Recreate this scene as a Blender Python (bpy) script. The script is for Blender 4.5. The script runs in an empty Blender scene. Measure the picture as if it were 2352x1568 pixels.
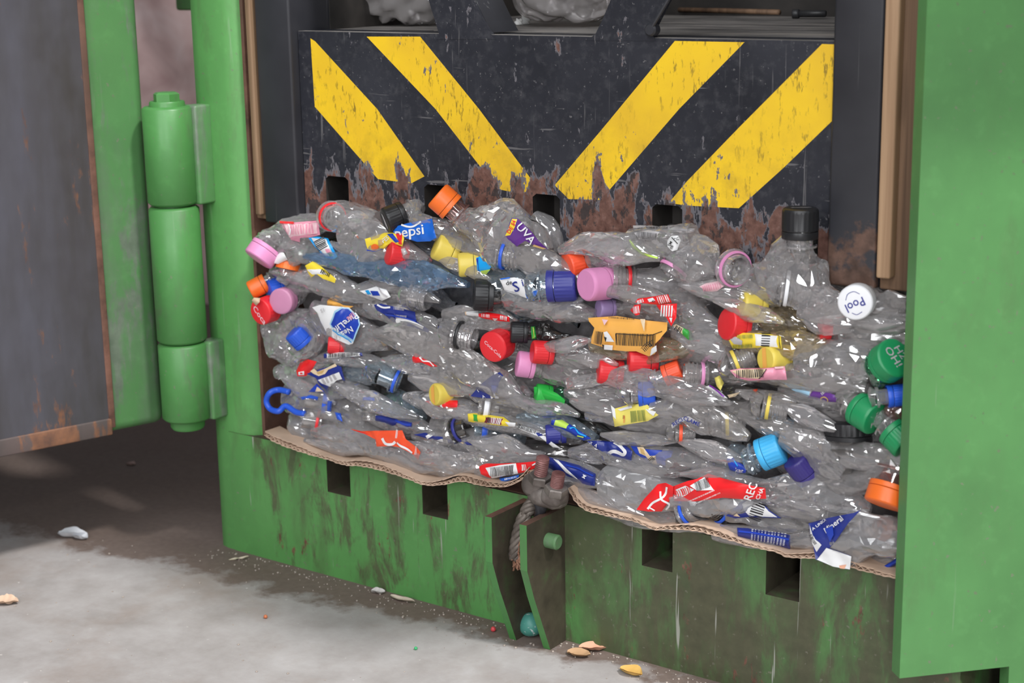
import bpy, bmesh, math, random
import numpy as np
from mathutils import Vector, Matrix
from mathutils.geometry import delaunay_2d_cdt

SC = bpy.context.scene
COL = SC.collection
W, H, F = 2352.0, 1568.0, 3765.0
# rows: world X (along the press front), Y (into the press), Z (up) in camera axes right, down, forward
R = np.array([[0.810437, 0.122342, -0.572909], [0.585584, -0.197309, 0.786232], [-0.016851, -0.972678, -0.231547]])
CAM = np.array([0.94404, -1.310935, 0.697415])

# ------------------------------------------------------------------ camera, world, lights, exposure
cd = bpy.data.cameras.new('camera'); cam = bpy.data.objects.new('camera', cd); COL.objects.link(cam)
cd.sensor_width = 36.0; cd.lens = F / W * 36.0; cd.clip_start = 0.05; cd.clip_end = 60
cam.matrix_world = Matrix(((R[0, 0], -R[0, 1], -R[0, 2], CAM[0]), (R[1, 0], -R[1, 1], -R[1, 2], CAM[1]),
                           (R[2, 0], -R[2, 1], -R[2, 2], CAM[2]), (0, 0, 0, 1)))
cd.dof.use_dof = True; cd.dof.focus_distance = 1.62; cd.dof.aperture_fstop = 7.0
SC.camera = cam
SC.view_settings.view_transform = 'Standard'; SC.view_settings.look = 'None'
SC.view_settings.gamma = 1.0; SC.view_settings.use_curve_mapping = False
SC.view_settings.exposure = 0.0
SC.cycles.transparent_max_bounces = 40
SC.cycles.max_bounces = 8

wd = bpy.data.worlds.new('hall_light'); SC.world = wd; wd.use_nodes = True
wn = wd.node_tree; wn.nodes.clear()
wo = wn.nodes.new('ShaderNodeOutputWorld'); wb = wn.nodes.new('ShaderNodeBackground')
wt = wn.nodes.new('ShaderNodeTexCoord'); ws = wn.nodes.new('ShaderNodeSeparateXYZ'); wr = wn.nodes.new('ShaderNodeValToRGB')
wn.links.new(wt.outputs['Generated'], ws.inputs[0]); wn.links.new(ws.outputs['Z'], wr.inputs[0])
wr.color_ramp.elements[0].position = 0.0; wr.color_ramp.elements[0].color = (0.30, 0.27, 0.26, 1)
wr.color_ramp.elements[1].position = 0.55; wr.color_ramp.elements[1].color = (0.86, 0.90, 1.0, 1)
wn.links.new(wr.outputs[0], wb.inputs[0]); wb.inputs[1].default_value = 0.20
wn.links.new(wb.outputs[0], wo.inputs[0])

def light(name, kind, loc, to, energy, color=(1, 1, 1), **kw):
    d = bpy.data.lights.new(name, kind); o = bpy.data.objects.new(name, d); COL.objects.link(o)
    o.location = loc; v = Vector(to) - Vector(loc); o.rotation_euler = v.to_track_quat('-Z', 'Y').to_euler()
    d.energy = energy; d.color = color
    for k, x in kw.items(): setattr(d, k, x)
    return o
light('skylight_sun', 'SUN', (3.0, -0.62, 4.0), (-0.05, -0.02, 0.0), 2.9, (1.0, 0.985, 0.97), angle=math.radians(5))
for k, (x, y, z, w, s) in enumerate(((1.0, -3.4, 4.0, 30, 2.4), (2.2, -2.4, 3.6, 24, 2.4), (0.5, -1.7, 3.4, 20, 2.4), (3.2, -1.6, 2.4, 14, 1.2), (0.0, -3.0, 2.6, 12, 1.6), (1.4, -2.8, 2.2, 10, 1.0))):
    light('glint_strip', 'AREA', (x, y, z), (0.1, 0.0, 0.3), w, (0.96, 0.98, 1.0), shape='RECTANGLE', size=s, size_y=0.10)  # added strip lamps, for glints on the plastic and general fill
light('front_fill', 'AREA', (2.4, -3.6, 1.4), (0.0, 0.0, 0.3), 48, (0.95, 0.97, 1.0), shape='RECTANGLE', size=0.4, size_y=1.8)  # added soft fill from the front; no window stands there
light('far_fill', 'AREA', (0.4, -4.2, 1.6), (0.0, 0.0, 0.3), 40, (0.97, 0.98, 1.0), shape='RECTANGLE', size=0.4, size_y=1.6)  # second added fill lamp, farther off

# ------------------------------------------------------------------ pixel rays onto real planes
def ray(px, py):
    return R @ np.array([px - W / 2, py - H / 2, F])
def P(px, py, Y=0.0):                       # where the photo's point lies on the upright plane y = Y
    d = ray(px, py); return CAM + d * ((Y - CAM[1]) / d[1])
def G(px, py, Z=0.0):                       # ... on the level plane z = Z
    d = ray(px, py); return CAM + d * ((Z - CAM[2]) / d[2])
def depth(p): return float(np.dot(np.asarray(p) - CAM, R[:, 2]))
RI, UP, TO = R[:, 0], -R[:, 1], -R[:, 2]
def axis(ang, tilt):                        # a direction: ang turns it in the picture's plane, tilt leans it towards the viewer
    a, t = math.radians(ang), math.radians(tilt)
    return math.cos(t) * (math.cos(a) * RI + math.sin(a) * UP) + math.sin(t) * TO

# ------------------------------------------------------------------ node materials
class NT:
    def __init__(s, name):
        s.m = bpy.data.materials.new(name); s.m.use_nodes = True; s.t = s.m.node_tree; s.t.nodes.clear()
        s.out = s.t.nodes.new('ShaderNodeOutputMaterial'); s.co = s.t.nodes.new('ShaderNodeTexCoord').outputs['Object']
    def n(s, kind, **kw):
        x = s.t.nodes.new('ShaderNode' + kind)
        for k, v in kw.items(): setattr(x, k, v)
        return x
    def set(s, sock, v):
        if isinstance(v, bpy.types.NodeSocket): s.t.links.new(v, sock)
        elif isinstance(v, (tuple, list)) and len(v) == 3 and sock.type == 'RGBA': sock.default_value = (*v, 1)
        else: sock.default_value = v
    def pos(s, scale=(1, 1, 1), loc=(0, 0, 0), rot=(0, 0, 0)):
        x = s.n('Mapping'); s.set(x.inputs[0], s.co); x.inputs[1].default_value = loc; x.inputs[2].default_value = rot; x.inputs[3].default_value = scale
        return x.outputs[0]
    def noise(s, scale, detail=4, rough=0.55, vec=None, dist=0.0):
        x = s.n('TexNoise'); s.set(x.inputs['Vector'], vec if vec is not None else s.co)
        x.inputs['Scale'].default_value = scale; x.inputs['Detail'].default_value = detail
        x.inputs['Roughness'].default_value = rough; x.inputs['Distortion'].default_value = dist
        return x.outputs['Fac']
    def ramp(s, fac, stops):
        x = s.n('ValToRGB'); s.set(x.inputs[0], fac); e = x.color_ramp.elements
        while len(e) < len(stops): e.new(0.5)
        for k, (p, c) in enumerate(stops):
            e[k].position = p; e[k].color = (c, c, c, 1) if isinstance(c, (int, float)) else (*c, 1)
        return x.outputs[0]
    def thr(s, fac, a, b): return s.ramp(fac, [(a, 0.0), (b, 1.0)]) if a < b else s.ramp(fac, [(b, 1.0), (a, 0.0)])
    def mix(s, fac, a, b):
        x = s.n('Mix', data_type='RGBA'); s.set(x.inputs[0], fac); s.set(x.inputs[6], a); s.set(x.inputs[7], b); return x.outputs[2]
    def mul(s, a, b, op='MULTIPLY'):
        x = s.n('Math', operation=op); s.set(x.inputs[0], a); s.set(x.inputs[1], b); return x.outputs[0]
    def xyz(s, k):
        x = s.n('SeparateXYZ'); s.set(x.inputs[0], s.co); return x.outputs[k]
    def rng(s, v, a, b):                     # 0..1 between a and b
        x = s.n('MapRange'); s.set(x.inputs[0], v); x.inputs[1].default_value = a; x.inputs[2].default_value = b; return x.outputs[0]
    def bsdf(s, col, rough=0.5, metal=0.0, bump=None, bstr=0.3, bdist=0.002, **kw):
        b = s.n('BsdfPrincipled'); s.set(b.inputs['Base Color'], col); s.set(b.inputs['Roughness'], rough); s.set(b.inputs['Metallic'], metal)
        for k, v in kw.items(): s.set(b.inputs[k], v)
        if bump is not None:
            u = s.n('Bump'); u.inputs['Strength'].default_value = bstr; u.inputs['Distance'].default_value = bdist
            s.set(u.inputs['Height'], bump); s.t.links.new(u.outputs[0], b.inputs['Normal'])
        return b.outputs[0]
    def done(s, sh): s.t.links.new(sh, s.out.inputs['Surface']); return s.m

RUST = [(0.30, (0.055, 0.024, 0.016)), (0.52, (0.15, 0.068, 0.045)), (0.75, (0.21, 0.10, 0.07))]
def green_paint(name, col, dirt=0.3, dirtcol=(0.055, 0.05, 0.03), rust=0.62, side=None, streak=0.5):
    t = NT(name)
    n1 = t.noise(9, 5, 0.6); n2 = t.noise(1.0, 6, 0.66, t.pos((13, 13, 4.2)), 0.3); n3 = t.noise(60, 4, 0.6)
    c = t.mix(t.thr(n1, 0.35, 0.72), col, tuple(x * 0.78 for x in col))
    c = t.mix(t.mul(t.thr(n3, 0.55, 0.75), 0.25), c, tuple(min(1, x * 1.35 + 0.01) for x in col))
    nn = n2
    if side: nn = t.mul(n2, t.mul(t.rng(t.xyz(0), side[0], side[1]), side[2]), 'ADD')  # extra dirt along X also paints in the cover plate's shade
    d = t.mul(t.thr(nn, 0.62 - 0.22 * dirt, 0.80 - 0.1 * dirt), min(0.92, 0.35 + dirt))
    c = t.mix(d, c, t.mix(n3, dirtcol, tuple(x * 2.0 for x in dirtcol)))
    n5 = t.noise(1.0, 6, 0.7, t.pos((30, 30, 9), (7, 3, 5)), 0.4); n6 = t.noise(5.5, 2, 0.5, t.pos((1, 1, 1), (2, 9, 4)))
    sm = t.mul(n5, t.mul(n6, 0.30), 'ADD')
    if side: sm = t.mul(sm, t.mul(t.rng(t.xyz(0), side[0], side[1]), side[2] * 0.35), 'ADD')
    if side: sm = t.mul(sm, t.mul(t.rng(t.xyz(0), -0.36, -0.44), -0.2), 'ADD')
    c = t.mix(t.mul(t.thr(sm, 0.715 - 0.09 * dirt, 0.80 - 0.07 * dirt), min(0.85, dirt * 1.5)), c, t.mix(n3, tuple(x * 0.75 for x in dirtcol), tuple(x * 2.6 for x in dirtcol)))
    c = t.mix(t.mul(t.thr(t.noise(170, 2, 0.5), 0.68, 0.73), 0.55), c, t.mix(n1, (0.03, 0.03, 0.02), (0.30, 0.28, 0.22)))
    r = t.thr(t.noise(1.0, 6, 0.65, t.pos((34, 34, 15), (3, 1, 7))), rust, rust + 0.035)
    c = t.mix(r, c, t.ramp(n3, RUST))
    w = t.mul(t.thr(t.noise(1.0, 3, 0.7, t.pos((95, 95, 4.5), (5, 2, 0))), 0.665, 0.70), streak)
    c = t.mix(w, c, (0.36, 0.36, 0.32))
    return t.done(t.bsdf(c, t.ramp(n1, [(0.3, 0.34), (0.7, 0.55)]), bump=t.mix(0.5, n3, r), bstr=0.25, bdist=0.0015))

M = {}
M['green_post'] = green_paint('green_paint_on_post', (0.105, 0.315, 0.088), 0.12, rust=0.72, streak=0.15)
M['green_sill'] = green_paint('green_paint_on_sill', (0.092, 0.275, 0.075), 0.53, (0.044, 0.042, 0.024), 0.635, side=(-0.05, 0.10, 0.22), streak=0.8)  # side ramp: real dirt plus painted shade towards the cover plate
M['green_plate'] = green_paint('green_paint_on_cover_plate', (0.090, 0.250, 0.080), 0.03, rust=0.735, streak=0.12)
M['green_hinge'] = green_paint('green_paint_on_hinge', (0.068, 0.232, 0.060), 0.25, (0.06, 0.055, 0.045), 0.70, streak=0.1)
M['green_door'] = green_paint('green_paint_on_door_rim', (0.095, 0.245, 0.085), 0.75, (0.085, 0.10, 0.08), 0.68, streak=0.1)

def steel(name, base, rough=0.45, rustfrac=0.62, grime=(0.06, 0.052, 0.05)):
    t = NT(name); n1 = t.noise(1.0, 5, 0.6, t.pos((14, 14, 3))); n3 = t.noise(50, 5, 0.6); n4 = t.noise(1.0, 6, 0.68, t.pos((26, 26, 8), (1, 4, 2)))
    c = t.mix(t.thr(n1, 0.36, 0.70), base, grime)
    r = t.thr(n4, rustfrac, rustfrac + 0.06)
    c = t.mix(t.mul(r, 0.8), c, t.ramp(n3, [(0.3, (0.10, 0.05, 0.035)), (0.6, (0.26, 0.11, 0.05)), (0.8, (0.40, 0.17, 0.07))]))
    return t.done(t.bsdf(c, t.ramp(n3, [(0.3, rough - 0.1), (0.7, rough + 0.15)]), bump=n3, bstr=0.2, bdist=0.001))
M['door_steel'] = steel('worn_grey_door_steel', (0.084, 0.082, 0.100), 0.5, 0.60, (0.050, 0.044, 0.042))
t = NT('rusty_chamber_steel'); n3 = t.noise(40, 6, 0.65); n1 = t.noise(7, 4)
M['rust'] = t.done(t.bsdf(t.mix(t.thr(n1, 0.35, 0.7), t.ramp(n3, RUST), (0.09, 0.05, 0.035)), 0.7, bump=n3, bstr=0.4))
t = NT('grimy_rib_steel'); n3 = t.noise(25, 6, 0.65)
M['grimy'] = t.done(t.bsdf(t.ramp(n3, [(0.3, (0.035, 0.028, 0.018)), (0.55, (0.065, 0.055, 0.035)), (0.75, (0.06, 0.12, 0.04))]), 0.65, bump=n3, bstr=0.3))
t = NT('dark_chamber_steel'); n3 = t.noise(18, 6, 0.65)
M['dark'] = t.done(t.bsdf(t.ramp(n3, [(0.3, (0.012, 0.011, 0.010)), (0.7, (0.04, 0.034, 0.03))]), 0.6, bump=n3, bstr=0.3))
t = NT('dusty_shelf_steel'); n3 = t.noise(1.0, 6, 0.65, t.pos((8, 30, 30))); n4 = t.noise(70, 4)
M['shelf'] = t.done(t.bsdf(t.mix(t.mul(n4, 0.5), t.ramp(n3, [(0.32, (0.10, 0.095, 0.092)), (0.52, (0.30, 0.28, 0.265)), (0.72, (0.55, 0.49, 0.43))]), (0.1, 0.09, 0.08)), 0.5, bump=n4, bstr=0.3))

def ram_layers(t, top, bottom_wear=1.0):
    """chipped paint: top colour, grey primer flakes, rust creeping up from the lower edge"""
    z = t.xyz(2); n = t.noise(1.0, 6, 0.62, t.pos((45, 45, 18), (2, 0, 1))); f = t.noise(110, 5, 0.6)
    low = t.rng(z, 0.500, 0.435)
    v = t.mul(n, t.mul(low, 0.30 * bottom_wear), 'ADD')
    ch = t.noise(1.0, 6, 0.7, t.pos((62, 62, 30), (8, 2, 3)), 0.3)
    ch = t.mul(ch, t.mul(t.rng(z, 0.60, 0.44), 0.05), 'ADD')
    primer = t.mul(t.thr(v, 0.664, 0.674), t.thr(ch, 0.672, 0.684), 'MAXIMUM'); rust = t.thr(t.mul(v, t.mul(t.noise(9, 3), 0.12), 'ADD'), 0.755, 0.775)
    c = t.mix(primer, top, t.mix(f, (0.105, 0.10, 0.115), (0.16, 0.15, 0.16)))
    isl = t.thr(t.noise(1.0, 6, 0.72, t.pos((55, 55, 34), (6, 1, 8)), 0.4), 0.53, 0.56)
    rc = t.ramp(f, [(0.3, (0.075, 0.034, 0.026)), (0.55, (0.155, 0.078, 0.060)), (0.78, (0.25, 0.15, 0.125))])
    rc = t.mix(t.mul(isl, 0.88), rc, t.mix(f, (0.016, 0.015, 0.016), (0.05, 0.045, 0.045)))
    c = t.mix(rust, c, rc)
    return c, f, primer
t = NT('black_ram_paint')
f1 = t.noise(7, 5, 0.6)
c = t.ramp(f1, [(0.3, (0.012, 0.013, 0.018)), (0.7, (0.030, 0.031, 0.040))])
s1 = t.mul(t.thr(t.noise(1.0, 3, 0.6, t.pos((190, 190, 7))), 0.655, 0.70), t.thr(t.noise(20, 3), 0.38, 0.6))
s2 = t.thr(t.noise(1.0, 2, 0.5, t.pos((9, 9, 150), (3, 3, 3), (0, math.radians(38), 0))), 0.74, 0.755)
c = t.mix(t.mul(t.thr(t.noise(85, 5, 0.7), 0.50, 0.68), 0.6), c, (0.055, 0.055, 0.062))
sp = t.thr(t.noise(240, 3, 0.6), 0.665, 0.70)
s3 = t.thr(t.noise(1.0, 2, 0.5, t.pos((11, 11, 170), (5, 1, 3), (0, math.radians(-24), 0))), 0.70, 0.72)
sc_ = t.mul(t.mul(t.mul(s1, s2, 'MAXIMUM'), sp, 'MAXIMUM'), s3, 'MAXIMUM')
c = t.mix(t.mul(sc_, 0.45), c, (0.22, 0.21, 0.21))
c, f, pr = ram_layers(t, c)
M['ram_black'] = t.done(t.bsdf(c, t.ramp(f1, [(0.3, 0.42), (0.7, 0.6)]), **{'Specular IOR Level': 0.3}, bump=t.mix(0.5, f, pr), bstr=0.35, bdist=0.001))
t = NT('yellow_hazard_paint')
f1 = t.noise(12, 4); sp = t.mul(t.thr(t.noise(1.0, 5, 0.65, t.pos((230, 230, 70))), 0.57, 0.64), t.thr(t.noise(14, 3), 0.36, 0.6))
c = t.mix(t.thr(f1, 0.3, 0.7), (0.86, 0.56, 0.012), (0.70, 0.42, 0.02))
c = t.mix(t.mul(sp, 0.8), c, (0.16, 0.105, 0.015))
c = t.mix(t.mul(t.mul(t.rng(t.xyz(2), 0.56, 0.45), t.thr(t.noise(40, 5, 0.7), 0.45, 0.65)), 0.6), c, (0.36, 0.22, 0.02))
c, f, pr = ram_layers(t, c, 0.85)
M['ram_yellow'] = t.done(t.bsdf(c, 0.5, bump=t.mix(0.5, f, pr), bstr=0.35, bdist=0.001))
t = NT('black_rail_paint'); f1 = t.noise(8, 5)
c = t.ramp(f1, [(0.3, (0.015, 0.015, 0.019)), (0.7, (0.035, 0.036, 0.043))])
s1 = t.mul(t.thr(t.noise(1.0, 2, 0.5, t.pos((150, 150, 4))), 0.67, 0.71), 0.35)
c = t.mix(s1, c, (0.2, 0.2, 0.2))
c = t.mix(t.thr(t.mul(t.noise(30, 5), t.mul(t.mul(t.rng(t.xyz(2), 0.50, 0.405), t.rng(t.xyz(0), -0.1, 0.2)), 0.38), 'ADD'), 0.74, 0.80), c, t.ramp(t.noise(80), [(0.3, (0.05, 0.028, 0.02)), (0.7, (0.16, 0.09, 0.065))]))
M['rail'] = t.done(t.bsdf(c, 0.45, bump=f1, bstr=0.2))
def wood(name, a, b):
    t = NT(name); g = t.noise(1.0, 5, 0.6, t.pos((140, 140, 3)), 0.6); h = t.noise(1.0, 3, 0.5, t.pos((30, 30, 4)))
    c = t.mix(t.thr(g, 0.35, 0.66), a, b); c = t.mix(t.thr(h, 0.60, 0.75), c, tuple(x * 0.35 for x in b))
    return t.done(t.bsdf(c, 0.7, bump=g, bstr=0.4, bdist=0.001))
M['wood'] = wood('weathered_brown_wood', (0.22, 0.13, 0.075), (0.11, 0.062, 0.035))
M['wood_mid'] = wood('tan_wood', (0.30, 0.19, 0.11), (0.17, 0.10, 0.055))
M['wood_pale'] = wood('pale_new_wood', (0.45, 0.29, 0.17), (0.30, 0.18, 0.10))
t = NT('concrete_floor')
n1 = t.noise(2.2, 6, 0.6); n2 = t.noise(16, 6, 0.65); n3 = t.noise(120, 3)
c = t.ramp(t.mix(0.5, n1, n2), [(0.34, (0.25, 0.225, 0.21)), (0.5, (0.35, 0.325, 0.315)), (0.66, (0.44, 0.42, 0.415))])
c = t.mix(t.mul(t.thr(t.noise(7, 5, 0.65, t.pos((1, 1, 1), (4, 2, 0))), 0.50, 0.72), 0.55), c, (0.25, 0.19, 0.155))
c = t.mix(t.mul(t.thr(n3, 0.70, 0.75), 0.5), c, (0.66, 0.62, 0.59))
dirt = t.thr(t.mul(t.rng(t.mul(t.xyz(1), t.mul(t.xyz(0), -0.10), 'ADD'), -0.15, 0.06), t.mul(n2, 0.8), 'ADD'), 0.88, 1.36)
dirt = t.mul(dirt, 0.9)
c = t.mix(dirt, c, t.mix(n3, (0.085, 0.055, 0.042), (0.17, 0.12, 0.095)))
M['floor'] = t.done(t.bsdf(c, 0.75, bump=t.mix(0.5, n2, n3), bstr=0.25, bdist=0.002))
t = NT('brown_cardboard'); n2 = t.noise(40, 4); n3 = t.noise(1.0, 3, 0.5, t.pos((12, 12, 12)))
M['card'] = t.done(t.bsdf(t.mix(t.thr(n3, 0.45, 0.7), t.mix(n2, (0.52, 0.36, 0.26), (0.66, 0.49, 0.37)), (0.40, 0.27, 0.19)), 0.85, bump=n2, bstr=0.2))
t = NT('greasy_wire_rope'); n2 = t.noise(70, 4)
M['rope'] = t.done(t.bsdf(t.ramp(n2, [(0.3, (0.07, 0.055, 0.045)), (0.7, (0.24, 0.205, 0.175))]), 0.55, 0.3, bump=n2, bstr=0.3))
t = NT('cast_clamp_metal'); n2 = t.noise(35, 5)
M['cast'] = t.done(t.bsdf(t.ramp(n2, [(0.3, (0.06, 0.048, 0.042)), (0.55, (0.17, 0.145, 0.13)), (0.75, (0.33, 0.30, 0.275))]), 0.5, 0.35, bump=n2, bstr=0.6, bdist=0.003))
t = NT('rusty_stud_metal'); n2 = t.noise(90, 4)
M['stud'] = t.done(t.bsdf(t.ramp(n2, [(0.3, (0.12, 0.045, 0.04)), (0.7, (0.32, 0.15, 0.14))]), 0.5, 0.3, bump=n2, bstr=0.3))
t = NT('frayed_fibre'); n2 = t.noise(150, 4)
M['fray'] = t.done(t.bsdf(t.ramp(n2, [(0.3, (0.15, 0.065, 0.035)), (0.7, (0.38, 0.20, 0.13))]), 0.8))

def plain(name, col, rough=0.4, var=0.15, **kw):
    t = NT(name); n = t.noise(60, 4)
    return t.done(t.bsdf(t.mix(n, tuple(x * (1 - var) for x in col), tuple(min(1, x * (1 + var)) for x in col)), rough, **kw))

# ------------------------------------------------------------------ mesh helpers
def mesh(name, verts, faces, mats, parent=None, base=None, smooth=True, fmat=None, sharp=None):
    """links one mesh object; world-space verts, origin at the parent's base (or at base)"""
    verts = np.asarray(verts, float)
    if base is None: base = np.array(parent['_b']) if parent is not None else np.zeros(3)
    me = bpy.data.meshes.new(name); me.from_pydata((verts - base).tolist(), [], faces)
    for m in (mats if isinstance(mats, (list, tuple)) else [mats]): me.materials.append(m)
    if fmat is not None: me.polygons.foreach_set('material_index', np.asarray(fmat, dtype=np.int32))
    if smooth: me.polygons.foreach_set('use_smooth', np.ones(len(me.polygons), dtype=bool))
    if sharp: me.set_sharp_from_angle(angle=math.radians(sharp))
    me.update()
    o = bpy.data.objects.new(name, me); COL.objects.link(o)
    if parent is not None:
        o.parent = parent
        b0 = np.array(parent['_b']); o.location = tuple(base - b0)
    else: o.location = tuple(base)
    o['_b'] = [float(x) for x in base]
    return o
def thing(name, label, cat, base, group=None):
    o = bpy.data.objects.new(name, None); COL.objects.link(o); o.location = tuple(float(x) for x in base)
    o.empty_display_size = 0.02; o['_b'] = [float(x) for x in base]; o['label'] = label; o['category'] = cat
    if group: o['group'] = group
    return o
def tag(o, label, cat, group=None):
    o['label'] = label; o['category'] = cat
    if group: o['group'] = group
    return o
def box(x0, x1, y0, y1, z0, z1, bev=0.0):
    """bevelled box -> verts, faces"""
    bm = bmesh.new(); bmesh.ops.create_cube(bm, size=1)
    for v in bm.verts: v.co = Vector(((x0 + x1) / 2 + v.co.x * (x1 - x0), (y0 + y1) / 2 + v.co.y * (y1 - y0), (z0 + z1) / 2 + v.co.z * (z1 - z0)))
    if bev: bmesh.ops.bevel(bm, geom=bm.edges[:], offset=bev, segments=3, profile=0.5, affect='EDGES')
    bm.verts.index_update()
    r = [tuple(v.co) for v in bm.verts], [[v.index for v in f.verts] for f in bm.faces]; bm.free(); return r
def join(*parts):
    V, Fc, k = [], [], 0
    for v, f in parts:
        V += [tuple(x) for x in v]; Fc += [[i + k for i in q] for q in f]; k += len(v)
    return V, Fc
def frame(ax):
    ax = np.asarray(ax, float); ax = ax / np.linalg.norm(ax)
    h = np.array([0, 0, 1.0]) if abs(ax[2]) < 0.9 else np.array([1.0, 0, 0])
    u = np.cross(h, ax); u /= np.linalg.norm(u); return u, np.cross(ax, u), ax
def lathe(c, ax, prof, n=32, wob=None, cap0=True, cap1=True):
    """prof: (radius, height) along ax from c"""
    u, v, a = frame(ax); c = np.asarray(c, float); V = []; Fc = []
    for r, h in prof:
        for k in range(n):
            q = 2 * math.pi * k / n; rr = r * (wob(k, h) if wob else 1.0)
            V.append(c + a * h + (u * math.cos(q) + v * math.sin(q)) * rr)
    for i in range(len(prof) - 1):
        for k in range(n):
            k2 = (k + 1) % n; Fc.append([i * n + k, i * n + k2, (i + 1) * n + k2, (i + 1) * n + k])
    if cap0: Fc.append(list(range(n))[::-1])
    if cap1: Fc.append([(len(prof) - 1) * n + k for k in range(n)])
    return V, Fc
def tube(pts, rad, n=12, caps=True):
    pts = [np.asarray(p, float) for p in pts]; V = []; Fc = []; N = len(pts); prev = None
    for i, p in enumerate(pts):
        d = pts[min(i + 1, N - 1)] - pts[max(i - 1, 0)]; u, v, a = frame(d)
        if prev is not None:
            u = prev - a * np.dot(prev, a); u /= np.linalg.norm(u); v = np.cross(a, u)
        prev = u; r = rad[i] if hasattr(rad, '__len__') else rad
        for k in range(n):
            q = 2 * math.pi * k / n; V.append(p + (u * math.cos(q) + v * math.sin(q)) * r)
    for i in range(N - 1):
        for k in range(n): Fc.append([i * n + k, i * n + (k + 1) % n, (i + 1) * n + (k + 1) % n, (i + 1) * n + k])
    if caps: Fc += [list(range(n))[::-1], [(N - 1) * n + k for k in range(n)]]
    return V, Fc
def catmull(pts, per):
    pts = np.asarray(pts, float); q = np.vstack([2 * pts[0] - pts[1], pts, 2 * pts[-1] - pts[-2]]); o = []
    for i in range(1, len(q) - 2):
        for s in np.linspace(0, 1, per, endpoint=False):
            a, b, c, d = q[i - 1:i + 3]
            o.append(0.5 * (2 * b + (c - a) * s + (2 * a - 5 * b + 4 * c - d) * s * s + (3 * b - a - 3 * c + d) * s ** 3))
    o.append(pts[-1]); return np.array(o)
def extrude_poly(loops, plane, depth_vec, fmat_fn=None, back=True):
    """flat plate from closed loops (list of 2-D loops; the first is the outline, others split the face into paint areas); plane(u, v) -> world"""
    V2, E, n0 = [], [], 0
    for lp in loops:
        k = len(V2); V2 += [Vector(p) for p in lp]; E += [(k + i, k + (i + 1) % len(lp)) for i in range(len(lp))]
    vo, eo, fo, *_ = delaunay_2d_cdt(V2, E, [], 0, 1e-6)
    def inside(p, lp):
        c = False; x, y = p; j = len(lp) - 1
        for i in range(len(lp)):
            xi, yi = lp[i]; xj, yj = lp[j]
            if (yi > y) != (yj > y) and x < (xj - xi) * (y - yi) / (yj - yi) + xi: c = not c
            j = i
        return c
    fs, fm = [], []
    for f in fo:
        m = sum((vo[i] for i in f), Vector((0, 0))) / len(f)
        if inside(m, loops[0]):
            fs.append(list(f)); fm.append(1 if any(inside(m, lp) for lp in loops[1:]) else 0)
    V = [plane(p[0], p[1]) for p in vo]; dv = np.asarray(depth_vec); nv = len(V)
    A = loops[0]; k = len(V); V += [plane(*p) for p in A]; V += [np.asarray(plane(*p)) + dv for p in A]; n = len(A)
    sd = [[k + i, k + (i + 1) % n, k + n + (i + 1) % n, k + n + i] for i in range(n)]
    fs += sd; fm += [0] * n
    if back:
        kb = len(V); V += [np.asarray(V[i]) + dv for i in range(nv)]
        bf = [[kb + i for i in f][::-1] for f in fs[:len(fs) - n]]; fs += bf; fm += [0] * len(bf)
    bm = bmesh.new(); bv = [bm.verts.new(tuple(p)) for p in V]
    for f, m_ in zip(fs, fm):
        try: q = bm.faces.new([bv[i] for i in f]); q.material_index = m_
        except ValueError: pass
    bmesh.ops.remove_doubles(bm, verts=bm.verts[:], dist=1e-5); bmesh.ops.recalc_face_normals(bm, faces=bm.faces[:])
    bm.verts.index_update()
    r = [tuple(v.co) for v in bm.verts], [[v.index for v in f.verts] for f in bm.faces], [f.material_index for f in bm.faces]; bm.free(); return r
# ------------------------------------------------------------------ the setting: floor
fv = [(-7, -7, 0), (7, -7, 0), (7, 9, 0), (-7, 9, 0)]
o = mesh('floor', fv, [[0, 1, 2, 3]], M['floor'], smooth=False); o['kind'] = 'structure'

# ------------------------------------------------------------------ the press
press = thing('baling_press', 'green baling press with black ram plate striped yellow and its door swung open', 'baling press', (0.0, 0.15, 0.0))
XL, XR = -0.381, 0.412                      # chamber walls
def pm(name, vf, mat, parent=press, **kw): return mesh(name, vf[0], vf[1], mat, parent, sharp=kw.pop('sharp', 35), **kw)
# sill with its strap slots
zs = 0.149; slots = [-0.257, -0.118, 0.161, 0.2975]
out = [(-0.4300, 0.0), (0.472, 0.0), (0.472, zs)]
for c_ in slots[::-1]:
    out += [(c_ + 0.0175, zs), (c_ + 0.0175, 0.1025), (c_ - 0.0175, 0.1025), (c_ - 0.0175, zs)]
out += [(-0.4300, zs)]
v, f_, m_ = extrude_poly([out], lambda a, b: np.array([a, 0.0, b]), (0, 0.30, 0))
v_ = np.array(v); fm = []
for q in f_:
    k = v_[q]; n_ = np.cross(k[1] - k[0], k[2] - k[1]); n_ /= np.linalg.norm(n_) + 1e-12
    fm.append(1 if abs(n_[1]) < 0.5 and abs(k[:, 0].mean()) < 0.43 and k[:, 2].mean() > 0.05 else 0)
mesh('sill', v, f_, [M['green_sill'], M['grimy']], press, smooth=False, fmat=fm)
pm('slot_backing', box(-0.40, 0.43, 0.20, 0.21, 0.0, 0.1485), M['dark'])
pm('chamber_floor', join(*[box(a, b, 0.004, 0.9, 0.1475, 0.1495) for a, b in ((-0.38, -0.276), (-0.238, -0.137), (-0.099, 0.142), (0.18, 0.279), (0.316, 0.41))]), M['rust'])
# posts
pm('post', box(-0.4665, XL, 0.001, 0.20, -0.03, 1.6, 0.024), M['green_post'])
pm('post', box(0.4205, 0.44, 0.012, 0.20, -0.02, 1.6, 0.004), M['green_plate'])
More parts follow.
